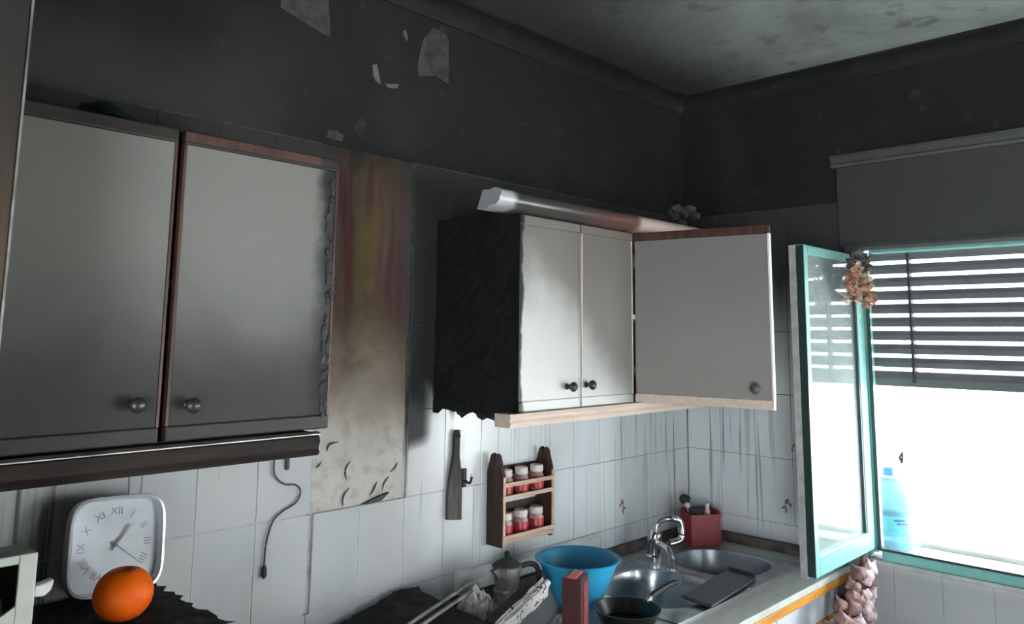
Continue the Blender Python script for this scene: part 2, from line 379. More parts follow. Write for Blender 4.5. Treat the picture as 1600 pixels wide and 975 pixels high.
def prism(poly, axis, a, b_, bev=0.0):
    """poly: 2-D points in the two other axes (x:(y,z) y:(x,z) z:(x,y)) swept from a to b_ along axis"""
    b = bmesh.new()
    def P(u, v, t): return {'x': (t, u, v), 'y': (u, t, v), 'z': (u, v, t)}[axis]
    A = [b.verts.new(P(u, v, a)) for u, v in poly]; B = [b.verts.new(P(u, v, b_)) for u, v in poly]
    n = len(poly)
    b.faces.new(A); b.faces.new(list(reversed(B)))
    for i in range(n): b.faces.new((A[i], B[i], B[(i+1) % n], A[(i+1) % n]))
    bmesh.ops.recalc_face_normals(b, faces=b.faces)
    if bev: bmesh.ops.bevel(b, geom=b.edges[:], offset=bev, segments=1, affect='EDGES')
    return b
def ico(r, c, sub=2, sc=(1, 1, 1), jit=0.0, bm=None, rng=random):
    b = bmesh.new(); bmesh.ops.create_icosphere(b, subdivisions=sub, radius=r)
    for v in b.verts:
        k = 1+rng.uniform(-jit, jit)
        v.co = Vector((v.co.x*sc[0]*k+c[0], v.co.y*sc[1]*k+c[1], v.co.z*sc[2]*k+c[2]))
    return b if bm is None else join(bm, b)

# ------------------------------------------------------------------ the setting
WT = .81           # worktop
CEIL = 2.63
# back wall
b = box(-4.4, .25, .008, .2, 0, CEIL)
wall_back = struct('wall_back', b, 'grout')
struct('plaster', box(-4.4, 0, .0, .0095, 2.113, CEIL), 'plaster', wall_back)
# window wall with the window and the balcony opening
b = bmesh.new()
WY0, WY1, WZ0, WZ1 = -.72, -1.95, .872, 2.28
BY0, BY1, BZ1 = -2.7, -4.3, 1.55
for y0, y1, z0, z1 in ((0, WY0, 0, CEIL), (WY0, WY1, 0, WZ0-.02), (WY0, WY1, WZ1, CEIL), (WY1, BY0, 0, CEIL), (BY0, BY1, BZ1, CEIL), (BY1, -4.4, 0, CEIL)):
    box(.008, .11, y1, y0, z0, z1, 0, b)
wall_right = struct('wall_right', b, 'wallright')
b = box(.0, .0095, WY0, 0, 2.113, CEIL)
box(.0, .0095, WY1, WY0, WZ1, CEIL, 0, b)
struct('plaster', b, 'plaster', wall_right)
b = box(-4.6, -4.4, TY0, .2, 0, CEIL); box(-4.6, -4.4, -4.4, TY1, 0, CEIL, 0, b); box(-4.6, -4.4, TY1, TY0, TZ1, CEIL, 0, b)
struct('wall_left', b, 'roomwall')
b = box(-4.6, FX0, -4.6, -4.4, 0, CEIL); box(FX1, .22, -4.6, -4.4, 0, CEIL, 0, b); box(FX0, FX1, -4.6, -4.4, FZ1, CEIL, 0, b)
struct('wall_front', b, 'roomwall')
struct('added_sun_shield', box(-6.6, -4.6, -4.8, -1.2, 2.3, 2.4), 'roomwall')  # unseen slab added to keep sun out of the left opening
struct('floor', box(-4.6, .22, -4.6, .2, -.1, 0), 'floor')
struct('ceiling', box(-4.6, .22, -4.6, .2, CEIL, CEIL+.1), 'ceiling')
# cornice
def cove(n, k=6, d=.085, h=.055):
    pts = [(0, CEIL-h), (-.008, CEIL-h)]
    for i in range(k+1):
        a = pi/2*i/k; pts.append((-.012-(d-.02)*(1-math.cos(a)), CEIL-h+.008+(h-.016)*math.sin(a)))
    pts += [(-d, CEIL-.006), (-d, CEIL), (0, CEIL)]
    return pts
struct('trim_1', prism(cove(1), 'x', -4.4, 0), 'plaster')
struct('trim_2', prism([(u, v) for u, v in cove(1)], 'y', -4.4, 0), 'plaster')

# tiles ----------------------------------------------------------------
X0 = -1.797; TW = .15; ROWS = [.845, .91, 1.15, 1.39, 1.63, 1.87, 2.11]
_tm = {}
def tile_mesh(wd, ht, right):
    k = (round(wd, 4), round(ht, 4), right)
    if k not in _tm:
        bm = box(0, wd, 0, .0085, 0, ht, 0)
        es = [e for e in bm.edges if all(abs(v.co.y) < 1e-6 for v in e.verts)]
        bmesh.ops.bevel(bm, geom=es, offset=.0012, segments=1, affect='EDGES')
        if right: xf(bm, Matrix(((0, 1, 0, 0), (-1, 0, 0, 0), (0, 0, 1, 0), (0, 0, 0, 1))))
        bm.normal_update(); me = bpy.data.meshes.new('wall_tile'); bm.to_mesh(me); bm.free()
        me.materials.append(M['tile_r' if right else 'tile']); _tm[k] = me
    return _tm[k]
G = .0022
R_ = random.Random(3)
for i in range(-6, 13):
    x0 = X0+TW*i; x1 = min(x0+TW, -.002)
    if x1-x0 < .02: continue
    for r in range(6):
        z0, z1 = ROWS[r], ROWS[r+1]
        if i in (0, 1) and r >= 2: continue                 # fallen tiles in the bare strip
        if r in (3, 4) and ((x0 > -2.7 and x1 < -1.99) or (x0 > -1.36 and x1 < -.44)): continue
        a, e = x0+G/2, x1-G/2
        if i == 0 and r == 1: a += .010                     # broken joint
        if i == 2 and r >= 2: a += .010
        o = bpy.data.objects.new('wall_tile', tile_mesh(e-a, z1-z0-G, False)); finish(o, wall_back)
        o.location = (a, R_.uniform(-.0006, .0006), z0+G/2)
for i in range(5):
    y0 = -TW*i-.002; y1 = max(y0-TW, -.715)
    for r in range(6):
        z0, z1 = ROWS[r], ROWS[r+1]
        o = bpy.data.objects.new('wall_tile', tile_mesh(y0-y1-G, z1-z0-G, True)); finish(o, wall_right)
        o.location = (R_.uniform(-.0006, .0006), y0-G/2, z0+G/2)
for i in range(9):                                           # cut tiles under the window
    y0 = -.645-TW*i
    for z0, z1 in ((.43, .67), (.67, .845)):
        o = bpy.data.objects.new('wall_tile', tile_mesh(TW-G, z1-z0-G, True)); finish(o, wall_right)
        o.location = (R_.uniform(-.0005, .0005), y0-G/2, z0+G/2)
for x0_, x1_, z0_, z1_ in ((-2.70, -1.806, .845, 2.113), (-1.488, -.001, .845, 2.113), (-1.786, -1.488, .845, 1.149)):
    struct('grout_bed', box(x0_, x1_, .0014, .009, z0_, z1_), 'grout', wall_back)
struct('grout_bed', box(.0014, .009, -.70, -.001, .845, 2.113), 'grout', wall_right)
struct('grout_bed', box(.0014, .009, -2.0, -.645, .30, .845), 'grout', wall_right)
# bare mortar with ridges of adhesive
bm = bmesh.new(); nx, nz = 24, 90; grid = []
rr = random.Random(5)
for j in range(nz+1):
    row = []
    for i in range(nx+1):
        x = -1.802+.302*i/nx; z = 1.151+.962*j/nz
        row.append(bm.verts.new((x, .0055+rr.uniform(-.001, .001)+.0015*math.sin(x*60+z*23), z)))
    grid.append(row)
for j in range(nz):
    for i in range(nx): bm.faces.new((grid[j][i], grid[j][i+1], grid[j+1][i+1], grid[j+1][i]))
struct('mortar_bed', bm, 'mortar', wall_back, True)
arcs = [[(-1.753, 1.300), (-1.748, 1.315), (-1.735, 1.320), (-1.718, 1.321)],
        [(-1.678, 1.268), (-1.690, 1.255), (-1.693, 1.238), (-1.688, 1.222)],
        [(-1.677, 1.200), (-1.692, 1.187), (-1.698, 1.170), (-1.696, 1.155)],
        [(-1.783, 1.262), (-1.775, 1.268), (-1.768, 1.275)],
        [(-1.612, 1.170), (-1.600, 1.184), (-1.588, 1.205)],
        [(-1.570, 1.178), (-1.566, 1.195), (-1.556, 1.207), (-1.548, 1.213)],
        [(-1.545, 1.225), (-1.530, 1.235), (-1.520, 1.248)]]
for a in arcs:
    pts = smoothpath([(x, .0035, z) for x, z in a], 4); n = len(pts)
    struct('mortar_ridge', tube(pts, [.0006+.0019*math.sin(pi*k/(n-1)) for k in range(n)], 6), 'blackrough', wall_back)
struct('loose_flake', prism([(-1.640, 1.152), (-1.585, 1.153), (-1.575, 1.156), (-1.553, 1.172), (-1.600, 1.163)], 'y', -.006, .004), 'blackrough', wall_back)
# peeled paint flakes on the plaster
def flake(poly, mat, d=.003):
    struct('paint_flake', prism(poly, 'y', -d, .001), mat, wall_back)
flake([(-1.475, 2.50), (-1.44, 2.55), (-1.39, 2.545), (-1.372, 2.53), (-1.369, 2.385), (-1.42, 2.40), (-1.485, 2.38), (-1.495, 2.40), (-1.49, 2.44)], 'flake')
flake([(-1.66, 2.37), (-1.645, 2.375), (-1.635, 2.34), (-1.63, 2.32), (-1.645, 2.325), (-1.655, 2.34)], 'flakelight', .006)
flake([(-1.615, 2.325), (-1.59, 2.330), (-1.565, 2.335), (-1.57, 2.322), (-1.60, 2.316)], 'flakelight', .006)
flake([(-1.555, 2.50), (-1.545, 2.51), (-1.535, 2.485), (-1.54, 2.475)], 'flakelight', .005)
flake([(-1.955, 2.45), (-1.95, 2.56), (-1.82, 2.575), (-1.80, 2.41), (-1.85, 2.42)], 'flake')
flake([(-1.80, 2.13), (-1.795, 2.15), (-1.77, 2.155), (-1.745, 2.145), (-1.75, 2.128)], 'flake')
# upstands
struct('trim_3', prism([(0, .852), (-.02, .852), (-.022, .874), (-.02, .880), (-.022, .900), (-.012, .912), (0, .912)], 'x', -1.30, -.63), 'white')
struct('trim_4', box(-2.0, -.002, -.022, -.0005, WT, .843, .004), 'upstand')
struct('trim_5', box(-.022, -.0005, -.64, -.024, WT, .843, .004), 'upstand')
# small motifs printed on two tiles
def motif(c, right):
    bm = bmesh.new()
    for (du, dz, ru, rz, a) in ((0, .01, .006, .012, .5), (-.012, 0, .004, .009, -.7), (.012, -.012, .004, .011, .9), (.004, -.022, .003, .012, .1)):
        pts = []
        for k in range(8):
            t = 2*pi*k/8; u = ru*math.cos(t); v = rz*math.sin(t)
            pts.append((du+u*math.cos(a)-v*math.sin(a), dz+u*math.sin(a)+v*math.cos(a)))
        if right: join(bm, prism([(c[0]+p[0], c[1]+p[1]) for p in pts], 'x', -.0022, -.0002))
        else: join(bm, prism([(c[0]+p[0], c[1]+p[1]) for p in pts], 'y', -.0022, -.0002))
    struct('tile_motif', bm, 'motif', wall_right if right else wall_back)
motif((-.465, .985), False); motif((-.424, .985), True)

# ------------------------------------------------------------------ window, blind, exterior
def window():
    fr = struct('window_1', box(.005, .06, WY0-.028, WY0, WZ0, 1.95, .003), 'teal')
    b = box(-.012, .06, WY1, WY0-.045, WZ0-.02, WZ0+.012, .003); struct('sill_rail', b, 'teal', fr)
    struct('rail_gasket', box(-.014, .02, WY1, WY0-.03, WZ0+.012, WZ0+.020), 'tealdark', fr)
    struct('sill_lip', box(-.020, .0, WY1, WY0, WZ0-.035, WZ0-.02, .003), 'greystrip', fr)
    struct('head_rail', box(.005, .06, WY1, WY0-.045, 1.915, 1.95, .003), 'teal', fr)
    struct('jamb_gasket', box(-.001, .004, WY0-.040, WY0-.028, WZ0+.02, 1.915), 'tealdark', fr)
    struct('far_jamb', box(.005, .06, WY1, WY1+.045, WZ0, 1.95, .003), 'teal', fr)
window()
# open sash: hinged at the left jamb and standing into the room
s = thing('window_sash', 'teal framed glass window sash swung open into the room over the worktop', 'window sash', (0, -.725, .885))
SW, Z0, Z1 = .50, .885, 1.905
ya, yb = -.742, -.708
obj('hinge_stile', box(-.062, -.006, ya, yb, Z0, Z1, .004), 'teal', s)
fs = obj('free_stile', box(-SW, -SW+.030, ya, yb, Z0, Z1, .003), 'teal', s)
obj('edge_shade', box(-SW-.004, -SW+.0005, ya-.001, yb-.010, Z0+.004, Z1-.004), 'tealdark', fs)  # dark strip painting the unlit end face of the stile
obj('edge_seal', box(-SW-.006, -SW+.0005, yb-.010, yb+.012, Z0-.004, Z1-.002), 'greystrip', fs)
obj('bottom_rail', box(-SW+.030, -.062, ya, yb, Z0, Z0+.062, .004), 'teal', s)
obj('top_rail', box(-SW+.030, -.062, ya, yb, Z1-.030, Z1, .004), 'teal', s)
obj('stile_gasket', box(-.072, -.062, ya+.004, yb-.004, Z0+.062, Z1-.03), 'tealdark', s)
obj('pane', box(-SW+.030, -.072, -.728, -.722, Z0+.062, Z1-.030), 'glass', s)

# slatted blind
bl = thing('slatted_blind', 'grey slatted blind half lowered over the bright window', 'blind', (.09, -1.33, 1.44))
SLZ = [1.981-.048*k for k in range(11)]
for k, zc in enumerate(SLZ):
    top = zc-.006; bot = zc-.042
    if k == 10: bot = 1.440
    poly = [(.078, bot), (.090, bot-.002), (.097, bot+.010), (.097, top-.008), (.088, top), (.078, top-.003), (.072, (top+bot)/2)]
    obj('slat' if k < 10 else 'bottom_bar', prism(poly, 'y', WY1+.004, WY0-.004), 'slat', bl)
for yy in (-.876, -1.30, -1.72):
    obj('ladder_tape', box(.066, .100, yy-.004, yy+.004, 1.455, 1.93), 'cord', bl)
# shutter box above the window
sb = thing('shutter_box', 'soot-blackened blind box panel above the window with raised moulding', 'blind box', (0, -1.3, 1.93))
obj('panel', box(-.015, .004, -2.0, -.668, 1.94, 2.25, .004), 'wallright', sb)
obj('top_moulding', prism([(.004, 2.24), (-.03, 2.24), (-.034, 2.250), (-.028, 2.256), (-.028, 2.268), (-.036, 2.276), (-.034, 2.286), (.004, 2.29)], 'y', -2.02, -.655), 'sootgrey', sb)
obj('bottom_moulding', prism([(.004, 1.925), (-.022, 1.925), (-.026, 1.935), (-.020, 1.948), (.004, 1.952)], 'y', -2.0, -.69), 'sootgrey', sb)

# exterior
struct('window_ledge', box(.02, .37, -2.3, -.45, .78, .83, .004), 'ledge')
struct('ledge_kerb', box(.37, .40, -2.3, -.76, .76, .848, .004), 'ledgeedge')
struct('patio_floor', box(-14, 12, -16, 8, -.25, -.12), 'exterior')
pw = struct('patio_wall', box(2.6, 2.8, -9, 6, -.12, 2.5), 'exterior')
struct('patio_side_wall', box(.25, 2.6, 1.5, 1.7, -.12, 2.5), 'exterior')
# jug
jg = thing('water_jug', 'large clear plastic water jug with blue cap outside on the ledge', 'water jug', (.25, -.712, .83))
obj('bottle', lathe([(.066, .83), (.072, .836), (.072, .870), (.070, .876), (.073, .884), (.073, .968), (.070, .974), (.073, .980), (.073, 1.025), (.066, 1.045), (.045, 1.078), (.028, 1.092), (.026, 1.10)], (.25, -.712, 0), 28), 'jug', jg, True)
lb = obj('label_band', lathe([(.0742, .893), (.0748, .896), (.0748, .960), (.0742, .963)], (.25, -.712, 0), 28, closed=False), 'labelteal', jg, True)
for z, a0, a1 in ((.950, 3.6, 4.1), (.937, 3.7, 4.25)):
    pts = [(.25+.0752*math.cos(a0+(a1-a0)*k/6), -.712+.0752*math.sin(a0+(a1-a0)*k/6), z) for k in range(7)]
    obj('label_print', tube(pts, .0035, 6), 'labelblue', lb)
obj('neck_ring', lathe([(.030, 1.092), (.040, 1.094), (.040, 1.099), (.028, 1.100)], (.25, -.712, 0), 24), 'white', jg, True)
obj('cap', lathe([(.024, 1.100), (.024, 1.128), (.021, 1.131), (.001, 1.131)], (.25, -.712, 0), 24), 'bluecap', jg, True)
# washing line and peg
wl = tag(obj('washing_line', tube([(.30, -3.0, 1.178), (.30, -.76, 1.168), (.30, .2, 1.172)], .0012, 6), 'white'), 'thin pale washing line stretched outside behind the water jug', 'washing line')
pg = thing('clothes_peg', 'small dark peg clipped outside above the water jug', 'clothes peg', (.30, -.745, 1.13))
obj('jaw', prism([(-.752, 1.186), (-.746, 1.182), (-.733, 1.160), (-.740, 1.148), (-.745, 1.134), (-.751, 1.152)], 'x', .294, .299), 'black', pg)
obj('jaw', prism([(-.752, 1.186), (-.746, 1.182), (-.734, 1.160), (-.740, 1.150), (-.745, 1.138), (-.751, 1.152)], 'x', .301, .306), 'black', pg)
obj('spring', tube([(.292, -.745, 1.163), (.308, -.745, 1.163)], .003, 8), 'greymetal', pg)

# ------------------------------------------------------------------ cabinets
def knob(c, parent, mat='knob', d=Vector((0, -1, 0)), r=.014):
    q = Vector((0, 0, 1)).rotation_difference(d)
    bm = lathe([(.009, -.001), (.009, .003), (.0055, .006), (.0055, .014), (r*.75, .017), (r, .023), (r, .027), (r*.7, .032), (.001, .034)], (0, 0, 0), 16)
    xf(bm, Matrix.Translation(c) @ q.to_matrix().to_4x4())
    return obj('knob', bm, mat, parent, True)
def door(x0, x1, z0, z1, parent, mat, trim, edge, kx, kz, kmat='knob'):
    d = obj('door', box(x0+.005, x1-.005, -.340, -.322, z0+.028, z1-.026, .002), mat, parent)
    obj('top_rail', box(x0, x1, -.342, -.322, z1-.026, z1, .003), trim, d)
    obj('bottom_rail', box(x0, x1, -.342, -.322, z0, z0+.028, .003), trim, d)
    obj('edge_strip', box(x0, x0+.005, -.341, -.322, z0+.028, z1-.026), edge, d)
    obj('edge_strip', box(x1-.005, x1, -.341, -.322, z0+.028, z1-.026), edge, d)
    knob((kx, -.340, kz), d, kmat); return d
def carcass(x0, x1, z0, z1, c, mid, lmat='wood_dark'):
    obj('side_panel', box(x0, x0+.016, -.321, -.0015, z0, z1), lmat, c)
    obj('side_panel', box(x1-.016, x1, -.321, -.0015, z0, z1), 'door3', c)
    obj('top_panel', box(x0+.016, x1-.016, -.321, -.0015, z1-.016, z1), 'blackrough', c)
    obj('bottom_panel', box(x0+.016, x1-.016, -.321, -.0015, z0, z0+.016), 'wood_dark', c)
    obj('back_panel', box(x0+.016, x1-.016, -.008, -.0015, z0+.016, z1-.016), 'wood_dark', c)
    obj('shelf', box(x0+.016, x1-.016, -.30, -.008, (z0+z1)/2-.008, (z0+z1)/2+.008), 'wood_visor', c)
    for m in mid: obj('partition', box(m-.008, m+.008, -.318, -.008, z0+.016, z1-.016), 'wood_visor', c)
c1 = thing('wall_cabinet', 'sooty grey two-door wall cabinet beside the bare strip of wall', 'cabinet', (-2.31, 0, 1.40), 'kitchen wall cabinets')
carcass(-2.648, -1.98, 1.405, 1.985, c1, [])
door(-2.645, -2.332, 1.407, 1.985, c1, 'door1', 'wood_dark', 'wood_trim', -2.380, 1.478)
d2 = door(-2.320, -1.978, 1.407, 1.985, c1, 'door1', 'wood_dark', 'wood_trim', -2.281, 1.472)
obj('scorched_rail', box(-2.32, -2.02, -.3435, -.340, 1.966, 1.983, .001), 'wood_trim', c1)
# blistered edge of the right door
bm = bmesh.new(); rr = random.Random(9)
for k in range(46):
    z = 1.44+.50*k/45
    wdt = .010+.010*math.sin(pi*k/45)
    ico(rr.uniform(.004, .010), (-1.990+rr.uniform(-.008, .006), -.341, z+rr.uniform(-.008, .008)), 1, (.9, .35, rr.uniform(.8, 1.9)), .35, bm, rr)
obj('charred_edge', bm, 'char', c1)
vis = [(-.30, 1.402), (-.352, 1.402), (-.368, 1.396), (-.372, 1.386), (-.366, 1.372), (-.372, 1.364), (-.366, 1.358), (-.30, 1.358)]
obj('bottom_visor', prism(vis, 'x', -2.648, -2.015), 'wood_dark', c1)
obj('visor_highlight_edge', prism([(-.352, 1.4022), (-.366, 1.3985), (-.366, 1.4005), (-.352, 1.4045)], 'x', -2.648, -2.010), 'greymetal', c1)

c2 = thing('wall_cabinet', 'cream wall cabinet with charred black side and one door hanging open', 'cabinet', (-.91, 0, 1.40), 'kitchen wall cabinets')
carcass(-1.390, -.435, 1.402, 1.935, c2, [-.866])
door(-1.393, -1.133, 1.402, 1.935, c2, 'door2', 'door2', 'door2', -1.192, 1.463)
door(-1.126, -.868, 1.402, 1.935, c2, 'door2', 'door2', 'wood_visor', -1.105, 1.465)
# charred side skin with a ragged lower edge
bm = bmesh.new(); rr = random.Random(4); ny, nz = 16, 26; g1 = []
for j in range(nz+1):
    row = []
    for i in range(ny+1):
        y = -.338+.336*i/ny; z = 1.945+(1.385-1.945)*j/nz
        if j == nz: z += .007*math.sin(i*1.1)+.006*math.sin(i*2.3+1)+rr.uniform(-.003, .003)
        row.append(bm.verts.new((-1.3985+rr.uniform(-.003, .002), y, z)))
    g1.append(row)
for j in range(nz):
    for i in range(ny): bm.faces.new((g1[j][i], g1[j+1][i], g1[j+1][i+1], g1[j][i+1]))
bmesh.ops.solidify(bm, geom=bm.faces[:], thickness=.006)
obj('charred_skin', bm, 'char', c2)
for y, z, r in ((-.30, 1.388, .010), (-.21, 1.384, .013), (-.12, 1.386, .010), (-.26, 1.382, .009)):
    obj('char_drip', ico(r, (-1.398, y, z), 2, (.6, 1.6, .8), .2), 'char', c2)
# open door
ang = math.radians(100.1); dd = Vector((-math.cos(ang), -math.sin(ang), 0)); nn = Vector((-dd.y, dd.x, 0))   # nn points to +x
mo = Matrix(((dd.x, nn.x, 0, -.862), (dd.y, nn.y, 0, -.342), (0, 0, 1, 0), (0, 0, 0, 1)))
def od(bm): return xf(bm, mo)
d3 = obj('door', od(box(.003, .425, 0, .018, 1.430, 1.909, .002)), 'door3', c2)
obj('top_rail', od(box(.0, .430, -.001, .019, 1.909, 1.935, .003)), 'wood_trim', d3)
obj('bottom_rail', od(box(.0, .430, -.001, .019, 1.402, 1.430, .003)), 'wood_visor', d3)
obj('edge_strip', od(box(.425, .430, -.001, .019, 1.430, 1.909)), 'white', d3)
k3 = mo @ Vector((.385, 0, 1.462)); knob(k3, d3, 'knob_grey', -nn, .016)
for z in (1.50, 1.84): obj('hinge', od(box(-.012, .03, .018, .026, z-.014, z+.014, .002)), 'greymetal', d3)
obj('bottom_visor', prism([(-.30, 1.401), (-.356, 1.401), (-.360, 1.392), (-.354, 1.386), (-.360, 1.378), (-.354, 1.366), (-.30, 1.366)], 'x', -1.440, -.437), 'wood_visor', c2)
# cornice, broken off at its left end
pts = []
for k in range(13):
    a = -pi*.5+pi*k/12*1.15; pts.append((-.350-.034*math.cos(a), 1.966+.026*math.sin(a)))
pts = [(-.30, 1.937), (-.34, 1.937)]+pts+[(-.30, 1.992)]
co = prism(pts, 'x', -1.52, -.437)
rr = random.Random(2)
for v in co.verts:
    if v.co.x < -1.5: v.co.x += rr.uniform(-.004, .008)+.35*(v.co.z-1.95)
obj('cornice', co, 'cornice', c2, True)
# tall cabinet at the left edge
t1 = thing('tall_cabinet', 'tall brown wooden cabinet at the left edge, its top blackened', 'cabinet', (-2.95, -.31, 0))
obj('body', box(-3.24, -2.652, -.600, -.0015, .0, 2.30, .003), 'wood_tall', t1)
dt = obj('door', box(-3.235, -2.657, -.622, -.602, .10, 2.28, .003), 'wood_tall', t1)
obj('door_panel', box(-3.17, -2.700, -.624, -.618, .2, 2.2, .004), 'wood_dark', dt)
obj('metal_edge', box(-2.6575, -2.6545, -.6235, -.602, .10, 2.28), 'greymetal', dt)
knob((-2.68, -.622, 1.0), dt)

# base cabinets and worktop
def base_unit(x0, x1, label, nd):
    b_ = thing('base_cabinet', label, 'cabinet', ((x0+x1)/2, -.3, 0), 'kitchen base cabinets')
    obj('body', box(x0+.002, x1-.002, -.585, -.0015, .10, .56 if x0 > -1.0 else .765), 'basewhite', b_)
    obj('plinth', box(x0+.002, x1-.002, -.55, -.45, 0, .10), 'wood_dark', b_)
    if x0 > -1.0: obj('front_rail', box(x0+.002, x1-.002, -.600, -.587, .745, .765), 'wood_orange', b_)
    wd = (x1-x0)/nd
    for k in range(nd):
        a = x0+wd*k
        d = obj('door', box(a+.004, a+wd-.004, -.606, -.588, .12, .742, .003), 'basewhite', b_)
        obj('bottom_strip', box(a+.004, a+wd-.004, -.609, -.606, .64, .655, .001), 'wood_orange', d)
        knob((a+wd-.03, -.606, .70), d)
base_unit(-.98, -.004, 'white base cabinet with orange wood edging under the sink', 2)
base_unit(-1.40, -.98, 'white base cabinet under the worktop left of the sink', 1)
base_unit(-2.65, -1.98, 'white base cabinet under the burnt microwave', 2)
SX0, SX1, SY0, SY1 = -.94, -.12, -.535, -.085
tag(obj('worktop', box(-2.6505, -1.98, -.64, -.001, WT-.04, WT, .003), 'worktop'), 'short stretch of worktop under the burnt microwave', 'worktop')
b = bmesh.new(); xs = [-1.40, SX0+.008, SX1-.008, -.001]; ys = [-.64, SY0+.008, SY1-.008, -.001]
gv = [[b.verts.new((x, y, WT)) for x in xs] for y in ys]
for j in range(3):
    for i in range(3):
        if not (i == 1 and j == 1): b.faces.new((gv[j][i], gv[j][i+1], gv[j+1][i+1], gv[j+1][i]))
ret = bmesh.ops.extrude_face_region(b, geom=b.faces[:])
bmesh.ops.translate(b, verts=[v for v in ret['geom'] if isinstance(v, bmesh.types.BMVert)], vec=(0, 0, -.04))
bmesh.ops.recalc_face_normals(b, faces=b.faces)
wt = tag(obj('worktop', b, 'worktop'), 'grey-green kitchen worktop running along the wall to the window corner', 'worktop')
obj('pale_edge', box(-1.40, -.001, -.650, -.640, WT-.020, WT+.001, .002), 'whitegreen', wt)
obj('wood_edge', box(-1.40, -.001, -.652, -.640, WT-.046, WT-.020, .002), 'wood_orange', wt)

# cooker under the missing hood
ck = thing('cooker', 'burnt black cooker under the bare strip of wall', 'cooker', (-1.69, -.31, 0))
obj('body', box(-1.975, -1.405, -.59, -.03, .0, .80, .004), 'blackrough', ck)
obj('oven_door', box(-1.96, -1.42, -.61, -.59, .12, .66, .004), 'black', ck)
obj('oven_handle', tube([(-1.92, -.645, .63), (-1.46, -.645, .63)], .009, 10), 'greymetal', ck)
obj('hob_plate', box(-1.975, -1.405, -.60, -.03, .80, .825, .004), 'blackrough', ck)
for x, y, r in ((-1.83, -.44, .05), (-1.55, -.44, .04), (-1.83, -.18, .04), (-1.55, -.18, .05)):
    bn = obj('burner', lathe([(r, .825), (r, .836), (r*.8, .842), (r*.6, .842), (r*.55, .850), (.001, .851)], (x, y, 0), 20), 'blackrough', ck, True)
for k in range(4): obj('control_knob', lathe([(.018, 0), (.018, .014), (.012, .022), (.001, .022)], (-1.87+.12*k, -.591, .73), 16, 'y'), 'black', ck, True)

# ------------------------------------------------------------------ sink and tap
sk = thing('sink', 'double-bowl stainless steel sink set into the worktop in the corner', 'sink', (-.53, -.31, WT))
def basin(x0, x1, cx, cy, rx, ry, depth, name, ny=48):
    bm = bmesh.new(); n = 56
    def rect(a):
        c, s_ = math.cos(a), math.sin(a)
        t = min((((x1 if c > 0 else x0)-cx)/c) if abs(c) > 1e-9 else 9, (((SY1 if s_ > 0 else SY0)-cy)/s_) if abs(s_) > 1e-9 else 9)
        return cx+c*t, cy+s_*t
    def sup(a, k):
        c, s_ = math.cos(a), math.sin(a); e = .72
        return cx+rx*k*math.copysign(abs(c)**e, c), cy+ry*k*math.copysign(abs(s_)**e, s_)
    angs = sorted([2*pi*i/n for i in range(n)]+[math.atan2(sy-cy, sx-cx) % (2*pi) for sx in (x0, x1) for sy in (SY0, SY1)])
    rings = [[bm.verts.new((*rect(a), WT+.001)) for a in angs], [bm.verts.new((*rect(a), WT+.004)) for a in angs]]
    for k, z in ((1.10, WT+.004), (1.05, WT+.006), (1.0, WT+.003), (.96, WT-.02), (.92, WT-.09), (.86, WT-depth+.02), (.75, WT-depth+.003), (.35, WT-depth), (.12, WT-depth-.003)):
        rings.append([bm.verts.new((*sup(a, k), z)) for a in angs])
    n = len(angs)
    for A, B in zip(rings, rings[1:]):
        for i in range(n): bm.faces.new((A[i], A[(i+1) % n], B[(i+1) % n], B[i]))
    bm.faces.new(rings[-1])
    o = obj(name, bm, 'steel' if cx < -.5 else 'dirtysteel', sk, True)
    obj('drain', lathe([(.030, WT-depth-.001), (.034, WT-depth+.003), (.024, WT-depth+.001), (.001, WT-depth)], (cx, cy, 0), 20), 'chrome', o, True)
basin(SX0, -.505, -.715, -.315, .175, .170, .15, 'basin')
basin(-.505, SX1, -.315, -.315, .150, .165, .15, 'basin')
tp = thing('mixer_tap', 'chrome mixer tap with a loop lever at the back of the sink', 'tap', (-.43, -.115, WT))
obj('base', lathe([(.030, WT+.004), (.030, WT+.010), (.024, WT+.016), (.022, WT+.05), (.024, WT+.055), (.001, WT+.056)], (-.43, -.115, 0), 20), 'chrome', tp, True)
obj('body', tube(smoothpath([(-.43, -.115, WT+.05), (-.428, -.118, WT+.075), (-.424, -.125, WT+.095)], 4), [.024, .024, .025, .026, .026, .025, .024, .022, .014], 16), 'chrome', tp, True)
obj('spout', tube(smoothpath([(-.432, -.125, WT+.05), (-.455, -.165, WT+.058), (-.475, -.205, WT+.050), (-.480, -.220, WT+.025)], 5), .012, 12), 'chrome', tp, True)
obj('aerator', lathe([(.014, WT+.008), (.014, WT+.028), (.001, WT+.029)], (-.480, -.221, 0), 14), 'chrome', tp, True)
lv = smoothpath([(-.432, -.125, WT+.092), (-.425, -.130, WT+.125), (-.395, -.150, WT+.138), (-.352, -.172, WT+.128), (-.345, -.178, WT+.090), (-.352, -.176, WT+.062), (-.390, -.155, WT+.052)], 5)
obj('lever', tube(lv, [.010]*12+[.013]*(len(lv)-12), 10), 'chrome', tp, True)

